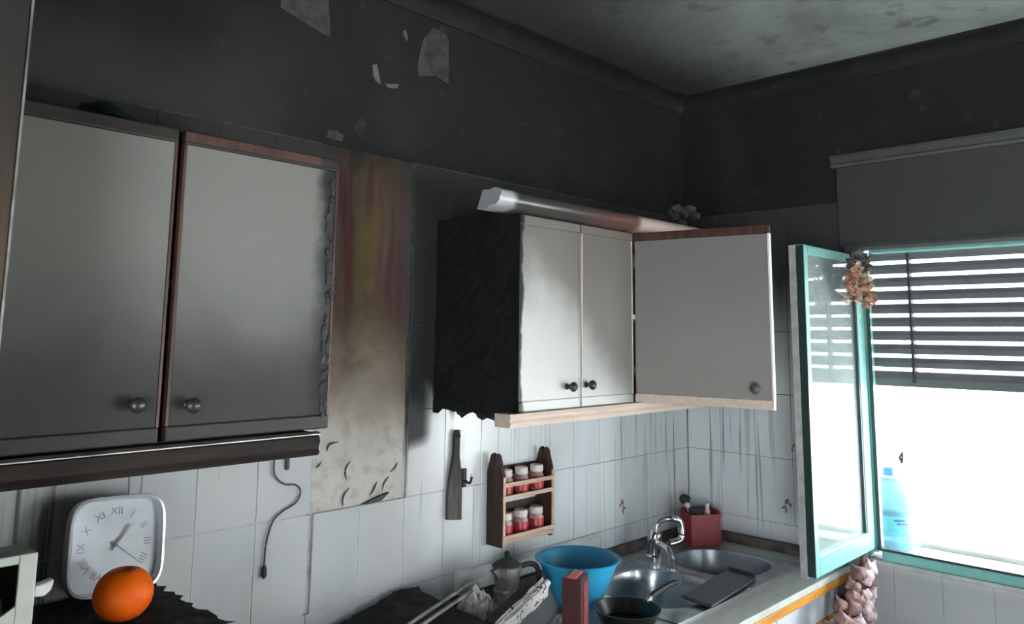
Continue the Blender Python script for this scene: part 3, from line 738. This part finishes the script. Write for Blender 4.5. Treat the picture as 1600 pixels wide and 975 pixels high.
# corner caddy
cd = thing('sink_caddy', 'dull red plastic caddy in the corner behind the sink', 'caddy', (-.115, -.115, WT+.005), None)
mc = Matrix.Translation((-.118, -.122, 0)) @ Matrix.Rotation(math.radians(-32), 4, 'Z')
bm = box(-.062, -.057, -.048, .048, WT+.004, WT+.115); box(.057, .062, -.048, .048, WT+.004, WT+.128, 0, bm)
box(-.057, .057, -.048, -.043, WT+.004, WT+.115, 0, bm); box(-.057, .057, .043, .048, WT+.004, WT+.128, 0, bm); box(-.057, .057, -.043, .043, WT+.004, WT+.010, 0, bm)
obj('tub', xf(bm, mc), 'redcaddy', cd)
obj('rim', xf(box(-.065, .065, -.051, -.047, WT+.106, WT+.117, .001), mc), 'redcaddy', cd)
bs = thing('dish_brush', 'sooty dish brush with white tip standing in the red caddy', 'brush', (-.15, -.10, WT+.012))
obj('handle', tube([(-.145, -.105, WT+.012), (-.150, -.098, WT+.11), (-.158, -.085, WT+.165)], [.006, .007, .008], 8), 'hookwhite', bs)
obj('bristles', ico(.022, (-.160, -.082, WT+.165), 2, (1, 1, .9), .15), 'blackrough', bs)
obj('tip', ico(.010, (-.185, -.105, WT+.150), 2), 'hookwhite', bs, True)
sp = tag(obj('scouring_sponge', xf(box(-.035, .02, -.035, -.005, WT+.012, WT+.135, .004), mc @ Matrix.Translation((-.015, .01, 0))), 'blackrough'), 'blackened sponge tucked into the red caddy', 'sponge')
ct = tag(obj('soap_bottle', lathe([(.012, WT+.012), (.012, WT+.12), (.008, WT+.130), (.008, WT+.15), (.001, WT+.152)], (-.098, -.142, 0), 14), 'hookwhite', None, True), 'slim white bottle standing in the red caddy', 'bottle')

# ------------------------------------------------------------------ things on the wall
# spice rack
sr = thing('spice_rack', 'dark wooden two-shelf spice rack hung on the white tiles', 'spice rack', (-1.052, 0, .97))
for x in (-1.172, -.948):
    poly = [(-.001, .968), (-.070, .968), (-.070, 1.175), (-.052, 1.235), (-.043, 1.242), (-.038, 1.236), (-.036, 1.215), (-.033, 1.236), (-.026, 1.243), (-.016, 1.236), (-.001, 1.185)]
    obj('side', prism(poly, 'x', x, x+.012), 'rack_wood', sr)
    obj('front_stile', box(x+.001, x+.011, -.0735, -.070, .968, 1.175, .001), 'wood_rail', sr)
for z in (.975, 1.105): obj('shelf', box(-1.160, -.948, -.068, -.001, z, z+.009), 'rack_wood', sr)
for z, d in ((.982, -.075), (.996, -.077), (1.112, -.075), (1.150, -.077)):
    obj('rail', box(-1.172, -.936, d, d+.006, z-.006, z+.007, .0015), 'wood_rail', sr)
obj('back_slat', box(-1.160, -.948, -.008, -.001, 1.05, 1.08), 'rack_wood', sr)
obj('back_slat', box(-1.160, -.948, -.008, -.001, 1.165, 1.195), 'rack_wood', sr)
jlab = {0: 'leftmost', 1: 'middle', 2: 'rightmost'}
for lvl, z in ((0, .984), (1, 1.114)):
    for k in range(3):
        x = -1.128+.072*k
        j = thing('spice_jar', 'red spice jar with pale lid, %s on the %s shelf of the rack' % (jlab[k], ('lower', 'upper')[lvl]), 'jar', (x, -.038, z), 'spice jars in the rack')
        obj('glass_body', lathe([(.022, 0), (.024, .003), (.024, .045), (.019, .053), (.018, .058)], (x, -.038, z), 18), 'jarglass', j, True)
        obj('spice_label', lathe([(.0246, .006), (.0248, .008), (.0248, .040), (.0246, .042)], (x, -.038, z), 18, closed=False), 'jarred', j, True)
        obj('lid', lathe([(.021, .056), (.0215, .059), (.0215, .074), (.019, .077), (.001, .077)], (x, -.038, z), 18), 'jarlid', j, True)
# paddle shape for a wall shadow, white strip for a lit patch
pd = thing('shadow_paddle', 'long dark paddle shape standing in for a shadow on the tiles left of the spice rack', 'paddle', (-1.30, 0, 1.06))
poly = [(-1.345, 1.068), (-1.288, 1.060), (-1.288, 1.14), (-1.292, 1.20), (-1.302, 1.25), (-1.302, 1.312), (-1.306, 1.322), (-1.318, 1.322), (-1.322, 1.312), (-1.324, 1.25), (-1.338, 1.19), (-1.345, 1.13)]
obj('blade', prism(poly, 'y', -.016, -.004, .002), 'paddle', pd)
obj('peg', lathe([(.005, 0), (.005, .02), (.007, .022), (.001, .025)], (-1.312, -.0005, 1.305), 10, 'y'), 'black', pd)
hs = thing('wall_hook', 'black wall hook with pale tip beside the paddle shape', 'hook', (-1.27, 0, 1.16))
obj('plate', box(-1.278, -1.262, -.006, -.0005, 1.150, 1.205, .002), 'black', hs)
obj('prong', tube(smoothpath([(-1.270, -.005, 1.17), (-1.270, -.028, 1.165), (-1.268, -.034, 1.185)], 4), .004, 8), 'black', hs)
obj('tip', ico(.006, (-1.268, -.034, 1.188), 1), 'hookwhite', hs)
tag(obj('lit_patch_strip', prism([(-1.296, 1.235), (-1.276, 1.233), (-1.276, 1.318), (-1.296, 1.320)], 'y', -.010, -.006), 'white'), 'small white strip standing in for a lit patch of wall beside the paddle shape', 'light patch')
# cable
cb = thing('hanging_cable', 'thin dark cable dangling below the left wall cabinet', 'cable', (-1.88, 0, 1.02))
obj('wire', tube(smoothpath([(-1.905, -.006, 1.352), (-1.908, -.006, 1.30), (-1.905, -.006, 1.26), (-1.878, -.006, 1.235), (-1.846, -.006, 1.229), (-1.831, -.006, 1.211), (-1.843, -.006, 1.186), (-1.881, -.006, 1.169), (-1.905, -.006, 1.148), (-1.919, -.006, 1.10), (-1.921, -.006, 1.05)], 6), .0022, 6), 'cord', cb, True)
obj('plug', lathe([(.003, 1.022), (.0065, 1.028), (.0065, 1.045), (.003, 1.052)], (-1.921, -.0075, 0), 10), 'black', cb, True)
tag(obj('wall_clip', box(-1.876, -1.866, -.008, -.0005, 1.268, 1.345, .002), 'black'), 'short black strip stuck to the tiles under the left cabinet', 'clip')
# hook on the window wall
hk = thing('towel_hook', 'small white towel hook on the grey tiles by the open sash', 'hook', (0, -.463, 1.19))
obj('plate', lathe([(.012, 0), (.012, .003), (.008, .006), (.001, .006)], (-.0005, -.463, 1.205), 14, 'x') if False else xf(lathe([(.012, 0), (.012, .003), (.008, .006), (.001, .006)], (0, 0, 0), 14), Matrix.Translation((-.0008, -.463, 1.21)) @ Matrix.Rotation(-pi/2, 4, 'Y')), 'hookwhite', hk, True)
obj('prong', tube(smoothpath([(-.005, -.463, 1.208), (-.02, -.463, 1.198), (-.026, -.465, 1.188), (-.030, -.467, 1.200)], 4), .004, 8), 'greymetal', hk, True)
# lump on top of the cabinet
lp = thing('dried_bouquet', 'small soot-grey dried bouquet standing on the right wall cabinet', 'bouquet', (-.50, -.30, 1.935))
obj('pot', lathe([(.020, 1.936), (.026, 1.94), (.028, 1.985), (.018, 2.0), (.016, 2.02)], (-.50, -.30, 0), 16), 'sootyvase', lp, True)
rr = random.Random(11)
for k in range(9):
    a = 2*pi*k/9; r = .028+.03*(k % 3)/2
    obj('bloom', ico(.022, (-.50+r*math.cos(a), -.30+r*.7*math.sin(a), 2.052+.014*(k % 2)-.3*abs(r-.028)), 2, (1.1, 1, .7), .18, None, rr), 'sootyvase', lp)
# scrap on the left cabinet
bm = bmesh.new(); rr = random.Random(6); g1 = []
for j in range(7):
    g1.append([bm.verts.new((-2.50+.018*i+rr.uniform(-.006, .006), -.27+.018*j, 1.989+.055*math.exp(-((i-4)/3)**2-((j-3)/2.4)**2)+rr.uniform(0, .008))) for i in range(9)])
for j in range(6):
    for i in range(8): bm.faces.new((g1[j][i], g1[j][i+1], g1[j+1][i+1], g1[j+1][i]))
bmesh.ops.solidify(bm, geom=bm.faces[:], thickness=.002)
tag(obj('plastic_bag', bm, 'tealrag', None, True), 'crumpled sooty teal plastic bag on top of the left wall cabinet', 'bag')

# ------------------------------------------------------------------ microwave, clock, orange, box
mw = thing('microwave', 'burnt black microwave against the tiles under the left cabinet', 'microwave', (-2.42, -.2, WT))
obj('body', box(-2.645, -2.205, -.340, -.030, WT+.012, 1.070, .004), 'blackrough', mw)
for x in (-2.61, -2.24):
    for y in (-.32, -.06): obj('foot', lathe([(.014, WT), (.014, WT+.012)], (x, y, 0), 12), 'black', mw)
dr = obj('door', box(-2.640, -2.33, -.362, -.341, WT+.02, 1.062, .004), 'blackrough', mw)
obj('door_glass', box(-2.61, -2.36, -.365, -.362, WT+.05, 1.03), 'black', dr)
obj('control_panel', box(-2.325, -2.21, -.358, -.341, WT+.02, 1.062, .003), 'blackrough', mw)
bm = bmesh.new(); rr = random.Random(8); nx, ny = 26, 18; g1 = []
for j in range(ny+1):
    row = []
    for i in range(nx+1):
        x = -2.652+.462*i/nx; y = -.368+.346*j/ny
        if i == nx: x += rr.uniform(-.012, .008)
        if i == nx and j < 3: x += .02*(3-j)/3
        if j == ny: y += rr.uniform(-.006, .004)
        row.append(bm.verts.new((x, y, 1.0745+rr.uniform(-.002, .0025))))
    g1.append(row)
for j in range(ny):
    for i in range(nx): bm.faces.new((g1[j][i], g1[j][i+1], g1[j+1][i+1], g1[j+1][i]))
bmesh.ops.solidify(bm, geom=bm.faces[:], thickness=.004)
obj('charred_lid', bm, 'blackrough', mw)

# clock
lean = math.radians(-9)
ckc = Vector((-2.293, -.078, 1.178))
cl = thing('wall_clock', 'rounded square silver clock leaning on the tiles behind the orange', 'clock', ckc, None, (lean, math.radians(3), math.radians(2)))
def sq(a, r, e=.42):
    c, s_ = math.cos(a), math.sin(a); return (r*math.copysign(abs(c)**e, c), r*math.copysign(abs(s_)**e, s_))
def sqloft(prof, n=64, cap0=True, cap1=True):
    bm = bmesh.new(); rings = []
    for r, y in prof:
        rings.append([bm.verts.new((sq(2*pi*i/n, r)[0], y, sq(2*pi*i/n, r)[1])) for i in range(n)])
    for A, B in zip(rings, rings[1:]):
        for i in range(n): bm.faces.new((A[i], B[i], B[(i+1) % n], A[(i+1) % n]))
    if cap0: bm.faces.new(rings[0])
    if cap1: bm.faces.new(list(reversed(rings[-1])))
    bmesh.ops.recalc_face_normals(bm, faces=bm.faces); return bm
obj('case', sqloft([(.078, .030), (.090, .024), (.094, .006), (.093, -.002)], 64, True, False), 'silver', cl, True, True)
obj('bezel', sqloft([(.093, -.002), (.0945, -.008), (.093, -.014), (.089, -.015), (.086, -.010), (.085, .006)], 64, False, False), 'silver', cl, True, True)
obj('dial', sqloft([(.0855, .006), (.0855, .004)], 64), 'dial', cl, False, True)
obj('cover', sqloft([(.0858, -.006), (.0858, -.007)], 64), 'cover', cl, False, True)
ROM = ['XII', 'I', 'II', 'III', 'IIII', 'V', 'VI', 'VII', 'VIII', 'IX', 'X', 'XI']
for h in range(12):
    cu = bpy.data.curves.new('numeral', 'FONT'); cu.body = ROM[h]; cu.size = .021; cu.align_x = 'CENTER'; cu.align_y = 'CENTER'; cu.extrude = .0002; cu.resolution_u = 1
    tmp = bpy.data.objects.new('numeral_tmp', cu); COL.objects.link(tmp)
    dg = bpy.context.evaluated_depsgraph_get(); me = bpy.data.meshes.new_from_object(tmp.evaluated_get(dg))
    bpy.data.objects.remove(tmp); bpy.data.curves.remove(cu)
    a = pi/2-2*pi*h/12
    me.transform(Matrix.Translation((.064*math.cos(a), .0035, .064*math.sin(a))) @ Matrix.Rotation(pi/2, 4, 'X') @ Matrix.Rotation(a-pi/2, 4, 'Z'))
    me.materials.clear(); me.materials.append(M['dialink'])
    o = bpy.data.objects.new('numeral', me); finish(o, cl)
def hand(a, L, wd, y, name):
    bm = bmesh.new(); c, s_ = math.sin(a), math.cos(a); p = (s_, -c)
    pts = [(-c*.012+p[0]*wd, -s_*.012+p[1]*wd), (c*L+p[0]*wd*.5, s_*L+p[1]*wd*.5), (c*L-p[0]*wd*.5, s_*L-p[1]*wd*.5), (-c*.012-p[0]*wd, -s_*.012-p[1]*wd)]
    obj(name, prism(pts, 'y', y-.0008, y), 'dialink', cl, False, True)
hand(math.radians(36), .046, .0020, .0005, 'hour_hand'); hand(math.radians(128), .056, .0013, -.0010, 'minute_hand'); hand(math.radians(40), .052, .0006, -.0025, 'second_hand')
obj('hub', lathe([(.004, -.0), (.004, .005), (.001, .006)], (0, .002, 0), 12, 'y'), 'dialink', cl, True, True)
# orange
og = thing('orange', 'single large orange resting on the burnt microwave in front of the clock', 'fruit', (-2.327, -.225, 1.077))
bm = bmesh.new(); bmesh.ops.create_uvsphere(bm, u_segments=36, v_segments=24, radius=.0515)
for v in bm.verts:
    q = math.hypot(v.co.x, v.co.y); v.co.z *= .93
    if v.co.z > 0: v.co.z -= .010*math.exp(-(q/.012)**2)
bmesh.ops.translate(bm, verts=bm.verts, vec=(-2.327, -.225, 1.077+.0478))
obj('fruit', bm, 'orange', og, True)
obj('stem', lathe([(.004, 0), (.005, .002), (.003, .005), (.001, .006)], (-2.327, -.225, 1.077+.085), 8), 'green', og, True)
# white box with a cut-out window
wb = thing('bread_box', 'smoky white plastic box with cut-out window at the left edge on the microwave', 'box', (-2.57, -.33, 1.077))
bx0, bx1, by0, by1, bz0, bz1 = -2.645, -2.514, -.362, -.285, 1.077, 1.258
obj('front_stile', box(-2.540, bx1, by0, by0+.006, bz0, bz1, .002), 'whitegreen', wb)
obj('front_top', box(bx0, -2.540, by0, by0+.006, bz1-.014, bz1, .002), 'whitegreen', wb)
obj('front_bottom', prism([(bx0, bz0), (-2.540, bz0), (-2.540, 1.182), (-2.556, 1.172), (-2.60, 1.158), (bx0, 1.152)], 'y', by0, by0+.006), 'whitegreen', wb)
obj('shell', box(bx1-.006, bx1, by0+.006, by1, bz0, bz1-.002), 'whitegreen', wb)
obj('roof', box(bx0, bx1-.006, by0+.006, by1, bz1-.006, bz1-.001), 'whitegreen', wb)
obj('back', box(bx0, bx1-.006, by1-.005, by1, bz0, bz1-.006), 'black', wb)
tb = prism([(bx1-.001, 1.190), (bx1+.014, 1.188), (bx1+.024, 1.196), (bx1+.027, 1.212), (bx1+.018, 1.209), (bx1-.001, 1.206)], 'y', by0+.001, by0+.02, .002)
obj('side_tab', tb, 'white', wb)
tag(obj('bread_bundle', ico(.05, (-2.590, -.328, 1.162), 3, (.85, .42, 1.1), .04), 'tan', None, True), 'tan bundle inside the smoky white box', 'bundle')['kind'] = 'thing'
tag(obj('maroon_ribbon', tube(smoothpath([(-2.636, -.325, 1.196), (-2.60, -.345, 1.219), (-2.566, -.335, 1.213)], 5), .003, 6), 'maroon'), 'thin maroon ribbon lying over the tan bundle in the white box', 'ribbon')

# ------------------------------------------------------------------ debris on the cooker
bm = bmesh.new(); rr = random.Random(12); nx, ny = 30, 12; g1 = []
def backz(x):
    P = [(-1.82, .855), (-1.52, .918), (-1.36, .900), (-1.18, .858)]
    for (a, za), (c, zc) in zip(P, P[1:]):
        if x <= c: return za+(zc-za)*(x-a)/(c-a)
    return P[-1][1]
for j in range(ny+1):
    row = []
    for i in range(nx+1):
        x = -1.82+.36*i/nx; t = j/ny; y = -.026-.40*t
        z = backz(x)*(1-t)+(.858)*t+rr.uniform(-.002, .003)+.006*math.sin(x*31+t*5)*t
        row.append(bm.verts.new((x+(rr.uniform(-.01, .01) if i in (0, nx) else 0), y+(rr.uniform(-.008, .0) if j == 0 else 0), z)))
    g1.append(row)
for j in range(ny):
    for i in range(nx): bm.faces.new((g1[j][i], g1[j+1][i], g1[j+1][i+1], g1[j][i+1]))
bmesh.ops.solidify(bm, geom=bm.faces[:], thickness=.005)
tag(obj('fallen_hood_panel', bm, 'blackrough', None, True), 'buckled black sheet of the fallen hood lying over the cooker', 'metal sheet')
def bar(p0, p1, wd, ht, name, mat, label, cat):
    p0, p1 = Vector(p0), Vector(p1); d = p1-p0; L = d.length; q = Vector((1, 0, 0)).rotation_difference(d)
    bm = box(0, L, -wd/2, wd/2, -ht/2, ht/2, .0012)
    o = obj(name, xf(bm, Matrix.Translation(p0) @ q.to_matrix().to_4x4()), mat); return tag(o, label, cat)
bar((-1.72, -.245, .902), (-1.345, -.128, .922), .008, .006, 'metal_strip', 'greymetal', 'long thin metal strip across the debris, the one nearer the wall', 'metal strip')
bar((-1.71, -.272, .900), (-1.36, -.158, .916), .008, .006, 'metal_strip', 'greymetal', 'long thin metal strip across the debris, the one nearer the moka pot', 'metal strip')
def heap(name, cx, cy, z, rx, ry, h, mat, label, seed, cat='debris'):
    rr = random.Random(seed); bm = bmesh.new(); n = 20; g = []
    for j in range(n+1):
        row = []
        for i in range(n+1):
            u, v = -1+2*i/n, -1+2*j/n; d = math.sqrt(u*u+v*v)
            row.append(bm.verts.new((cx+u*rx, cy+v*ry, z+h*max(0, 1-d**1.6)*(1+rr.uniform(-.25, .25)))))
        g.append(row)
    for j in range(n):
        for i in range(n):
            if math.hypot(-1+2*(i+.5)/n, -1+2*(j+.5)/n) < 1: bm.faces.new((g[j][i], g[j][i+1], g[j+1][i+1], g[j+1][i]))
    bmesh.ops.delete(bm, geom=[v for v in bm.verts if not v.link_faces], context='VERTS')
    o = obj(name, bm, mat, None, False); o['kind'] = 'stuff'; return tag(o, label, cat)
heap('ash_heap', -1.375, -.175, .826, .080, .085, .085, 'ash', 'pale heap of ash and rubble on the cooker', 21)
heap('ash_heap', -1.185, -.318, WT+.001, .055, .05, .03, 'ash', 'low pale rubble around the foot of the red carton', 22)
bd = thing('charred_board', 'charred board with pale speckled edge lying between cooker and blue bowl', 'board', (-1.31, -.27, .82))
mb = Matrix.Translation((-1.305, -.285, .882)) @ Matrix.Rotation(math.radians(12), 4, 'Z') @ Matrix.Rotation(math.radians(-11), 4, 'Y') @ Matrix.Rotation(math.radians(16), 4, 'X')
bm = box(-.13, .12, -.012, .012, -.024, .022, 0)
bmesh.ops.subdivide_edges(bm, edges=bm.edges[:], cuts=6, use_grid_fill=True)
rr = random.Random(31)
for v in bm.verts: v.co += Vector((rr.uniform(-.003, .003), rr.uniform(-.002, .002), rr.uniform(-.004, .004)))
obj('pale_edge', xf(bm, mb), 'ashboard', bd)
obj('dark_face', xf(box(-.125, .11, .012, .045, -.004, .012, .003), mb), 'blackrough', bd)
# moka pot
mk = thing('moka_pot', 'soot-stained grey moka coffee pot between debris and blue bowl', 'coffee pot', (-1.232, -.150, WT+.001))
ox, oy, oz = -1.232, -.150, WT+.001
def octo(prof): 
    b_ = lathe([(r, h+oz) for r, h in prof], (ox, oy, 0), 8); return b_
obj('base', octo([(.042, 0), (.044, .004), (.036, .062), (.034, .066)]), 'greymetal', mk)
obj('collar', lathe([(.037, oz+.064), (.038, oz+.067), (.038, oz+.074), (.036, oz+.077)], (ox, oy, 0), 24), 'greymetal', mk, True)
obj('jug', octo([(.033, .076), (.043, .135), (.044, .137)]), 'greymetal', mk)
obj('lid', octo([(.045, .137), (.044, .140), (.018, .154), (.008, .156)]), 'blackrough', mk)
obj('lid_knob', lathe([(.005, oz+.155), (.007, oz+.160), (.009, oz+.170), (.004, oz+.176)], (ox, oy, 0), 12), 'black', mk, True)
obj('handle', tube(smoothpath([(ox+.036, oy-.012, oz+.128), (ox+.07, oy-.03, oz+.134), (ox+.09, oy-.04, oz+.115), (ox+.092, oy-.042, oz+.055)], 5), .008, 8), 'black', mk, True)
obj('spout', prism([(ox-.030, oz+.10), (ox-.062, oz+.134), (ox-.030, oz+.137)], 'y', oy-.008, oy+.008), 'greymetal', mk)
tag(obj('pink_lighter', box(-1.318, -1.298, -.060, -.045, WT, WT+.085, .004), 'pink'), 'small dusky pink holder standing against the tiles behind the debris', 'holder')

# blue bowl
bw = thing('plastic_bowl', 'large bright blue plastic bowl on the worktop left of the sink', 'bowl', (-1.005, -.235, WT))
pr = [(.055, 0), (.060, .002), (.072, .02), (.096, .078), (.119, .131), (.127, .134), (.129, .138), (.126, .140), (.116, .135), (.092, .080), (.067, .020), (.050, .007), (.001, .006)]
bm = lathe([(r, h) for r, h in pr], (0, 0, 0), 48)
xf(bm, Matrix.Translation((-1.022, -.242, WT+.001)))
obj('bowl', bm, 'blue', bw, True)
# red carton
cn = thing('drink_carton', 'red drink carton standing in front of the blue bowl', 'carton', (-1.262, -.428, WT))
mcn = Matrix.Translation((-1.262, -.428, 0)) @ Matrix.Rotation(math.radians(24), 4, 'Z')
zb, zt = WT+.001, .985
obj('front', xf(box(-.034, .036, -.026, .026, zb, zt, .002), mcn), 'carton', cn)
obj('side_panel', xf(box(.036, .0375, -.026, .026, zb, zt-.002), mcn), 'cartonlit', cn)
obj('top_fold', xf(box(-.034, .036, -.012, .012, zt, zt+.004, .0015), mcn), 'cartonlit', cn)
obj('front_panel', xf(box(-.010, .028, -.0268, -.026, zb+.03, zt-.014), mcn), 'maroon', cn)
# frying pan
pn = thing('frying_pan', 'small burnt black frying pan beside the sink', 'pan', (-1.03, -.425, WT))
px_, py_ = -1.035, -.430
obj('pan', lathe([(.070, WT+.001), (.074, WT+.003), (.092, WT+.042), (.094, WT+.044), (.090, WT+.044), (.071, WT+.008), (.001, WT+.007)], (px_, py_, 0), 36), 'pan', pn, True)
hd = Vector((.93, -.02, 0)).normalized()
p0 = Vector((px_, py_, WT+.040))+hd*.090
obj('handle', tube(smoothpath([p0, p0+hd*.03+Vector((0, 0, .010)), p0+hd*.10+Vector((0, 0, .020)), p0+hd*.15+Vector((0, 0, .022))], 4), [.006]*3+[.009]*10, 8), 'black', pn, True)
obj('handle_ferrule', tube([p0-hd*.004, p0+hd*.018+Vector((0, 0, .006))], .010, 10), 'greymetal', pn, True)
obj('ring', tube([p0+hd*.16+Vector((0, 0, .022))+Vector((hd.x*.012*math.cos(t), hd.y*.012*math.cos(t)+.010*math.sin(t), 0)) for t in [2*pi*k/10 for k in range(10)]], .002, 6, None, True), 'greymetal', pn, True)
tag(obj('egg_cup', lathe([(.010, WT), (.013, WT+.003), (.010, WT+.012), (.016, WT+.026), (.018, WT+.044), (.016, WT+.046), (.013, WT+.028), (.001, WT+.022)], (-1.135, -.345, 0), 18), 'white', None, True), 'tiny white egg cup between the red carton and the frying pan', 'cup')
# dark tray across the sink
mt = Matrix.Translation((-.60, -.475, WT+.014)) @ Matrix.Rotation(math.radians(6), 4, 'Z') @ Matrix.Rotation(math.radians(5), 4, 'X')
ty = thing('chopping_board', 'dark grey board lying across the front of the sink', 'board', (-.60, -.475, WT+.006))
obj('board', xf(box(-.175, .175, -.050, .050, -.005, .006, .004), mt), 'slate', ty)
obj('hanging_lip', xf(box(.170, .180, -.045, .045, -.006, .014, .003), mt), 'black', ty)

# ------------------------------------------------------------------ garlic braid and dried flowers by the window
def bulb(c, r, tilt, rot, mat, parent):
    b_ = bmesh.new(); n = 12; rings = []
    for h, k in ((-.75, .25), (-.6, .75), (-.2, 1.0), (.2, .95), (.6, .6), (.95, .25), (1.45, .12)):
        rings.append([b_.verts.new((r*k*(1+.10*math.cos(5*2*pi*i/n))*math.cos(2*pi*i/n), r*k*(1+.10*math.cos(5*2*pi*i/n))*math.sin(2*pi*i/n), r*h)) for i in range(n)])
    for A, B in zip(rings, rings[1:]):
        for i in range(n): b_.faces.new((A[i], A[(i+1) % n], B[(i+1) % n], B[i]))
    b_.faces.new(list(reversed(rings[0]))); b_.faces.new(rings[-1])
    xf(b_, Matrix.Translation(c) @ Matrix.Rotation(rot, 4, 'Z') @ Matrix.Rotation(tilt, 4, 'Y'))
    return obj('garlic_bulb', b_, mat, parent, True)
gb = thing('garlic_braid', 'pinkish garlic braid hanging below the open window sash', 'garlic braid', (-.15, -.70, .40))
rr = random.Random(14)
obj('braid_stem', tube([(-.066, -.722, .870), (-.09, -.715, .78), (-.15, -.71, .62), (-.18, -.71, .46)], [.008, .014, .020, .012], 8), 'straw', gb, True)
obj('hanging_loop', tube(smoothpath([(-.066, -.722, .865), (-.060, -.722, .884), (-.052, -.722, .870)], 4), .003, 6), 'straw', gb, True)
for k in range(66):
    t = k/65; z = .845-.36*t
    cx_ = -.085-.105*min(1, t*2.6); hw = .030+.115*min(1, t*3.2)
    u = math.sin(2.4*k+.3)
    c = (cx_+hw*u, -.712-.034*abs(math.cos(2.4*k+.3))-.004*(k % 3), z+rr.uniform(-.012, .012))
    if c[0] > -.030: c = (-.030, c[1], c[2])
    light = c[0] > cx_-.02 and rr.random() < .92
    bulb(c, .0215+rr.uniform(-.003, .004), rr.uniform(-1.2, -.3), 2.4*k, 'garlic' if light else 'garlic_s', gb)
fb = thing('dried_flowers', 'bunch of dried peach and cream flowers hanging on the open sash by the blind', 'dried flowers', (-.17, -.785, 1.70))
rr = random.Random(19)
obj('stem_bundle', tube([(-.150, -.760, 1.905), (-.155, -.770, 1.86), (-.165, -.780, 1.80)], [.006, .010, .014], 8), 'straw', fb, True)
for k in range(24):
    t = k/23; z = 1.886-.150*t; w_ = .030+.030*math.sin(pi*min(1, t*1.1+.12)); a = 2.4*k
    c = Vector((-.180+w_*math.cos(a)*1.9, -.790+.020*math.sin(a*1.7)-.008*(k % 2), z))
    b_ = bmesh.new()
    for q in range(34):
        d = Vector((rr.gauss(0, 1), rr.gauss(0, 1)-.3, rr.gauss(0, 1)-.2)).normalized()
        u = d.cross(Vector((0, .3, 1))).normalized(); v = d.cross(u)
        L = rr.uniform(.016, .034); wd = rr.uniform(.006, .012)
        P = [c+d*.003, c+d*L*.55+u*wd+v*.002, c+d*L+v*.004, c+d*L*.55-u*wd+v*.002]
        P = [Vector((p.x, min(p.y, -.7445), p.z)) for p in P]
        vs_ = [b_.verts.new(p) for p in P]; b_.faces.new(vs_)
    ico(.008, c, 1, (1, 1, 1), .1, b_, rr)
    obj('flower_head', b_, ('petal3' if t < .22 else ('petal', 'petal2', 'petal')[k % 3]), fb)
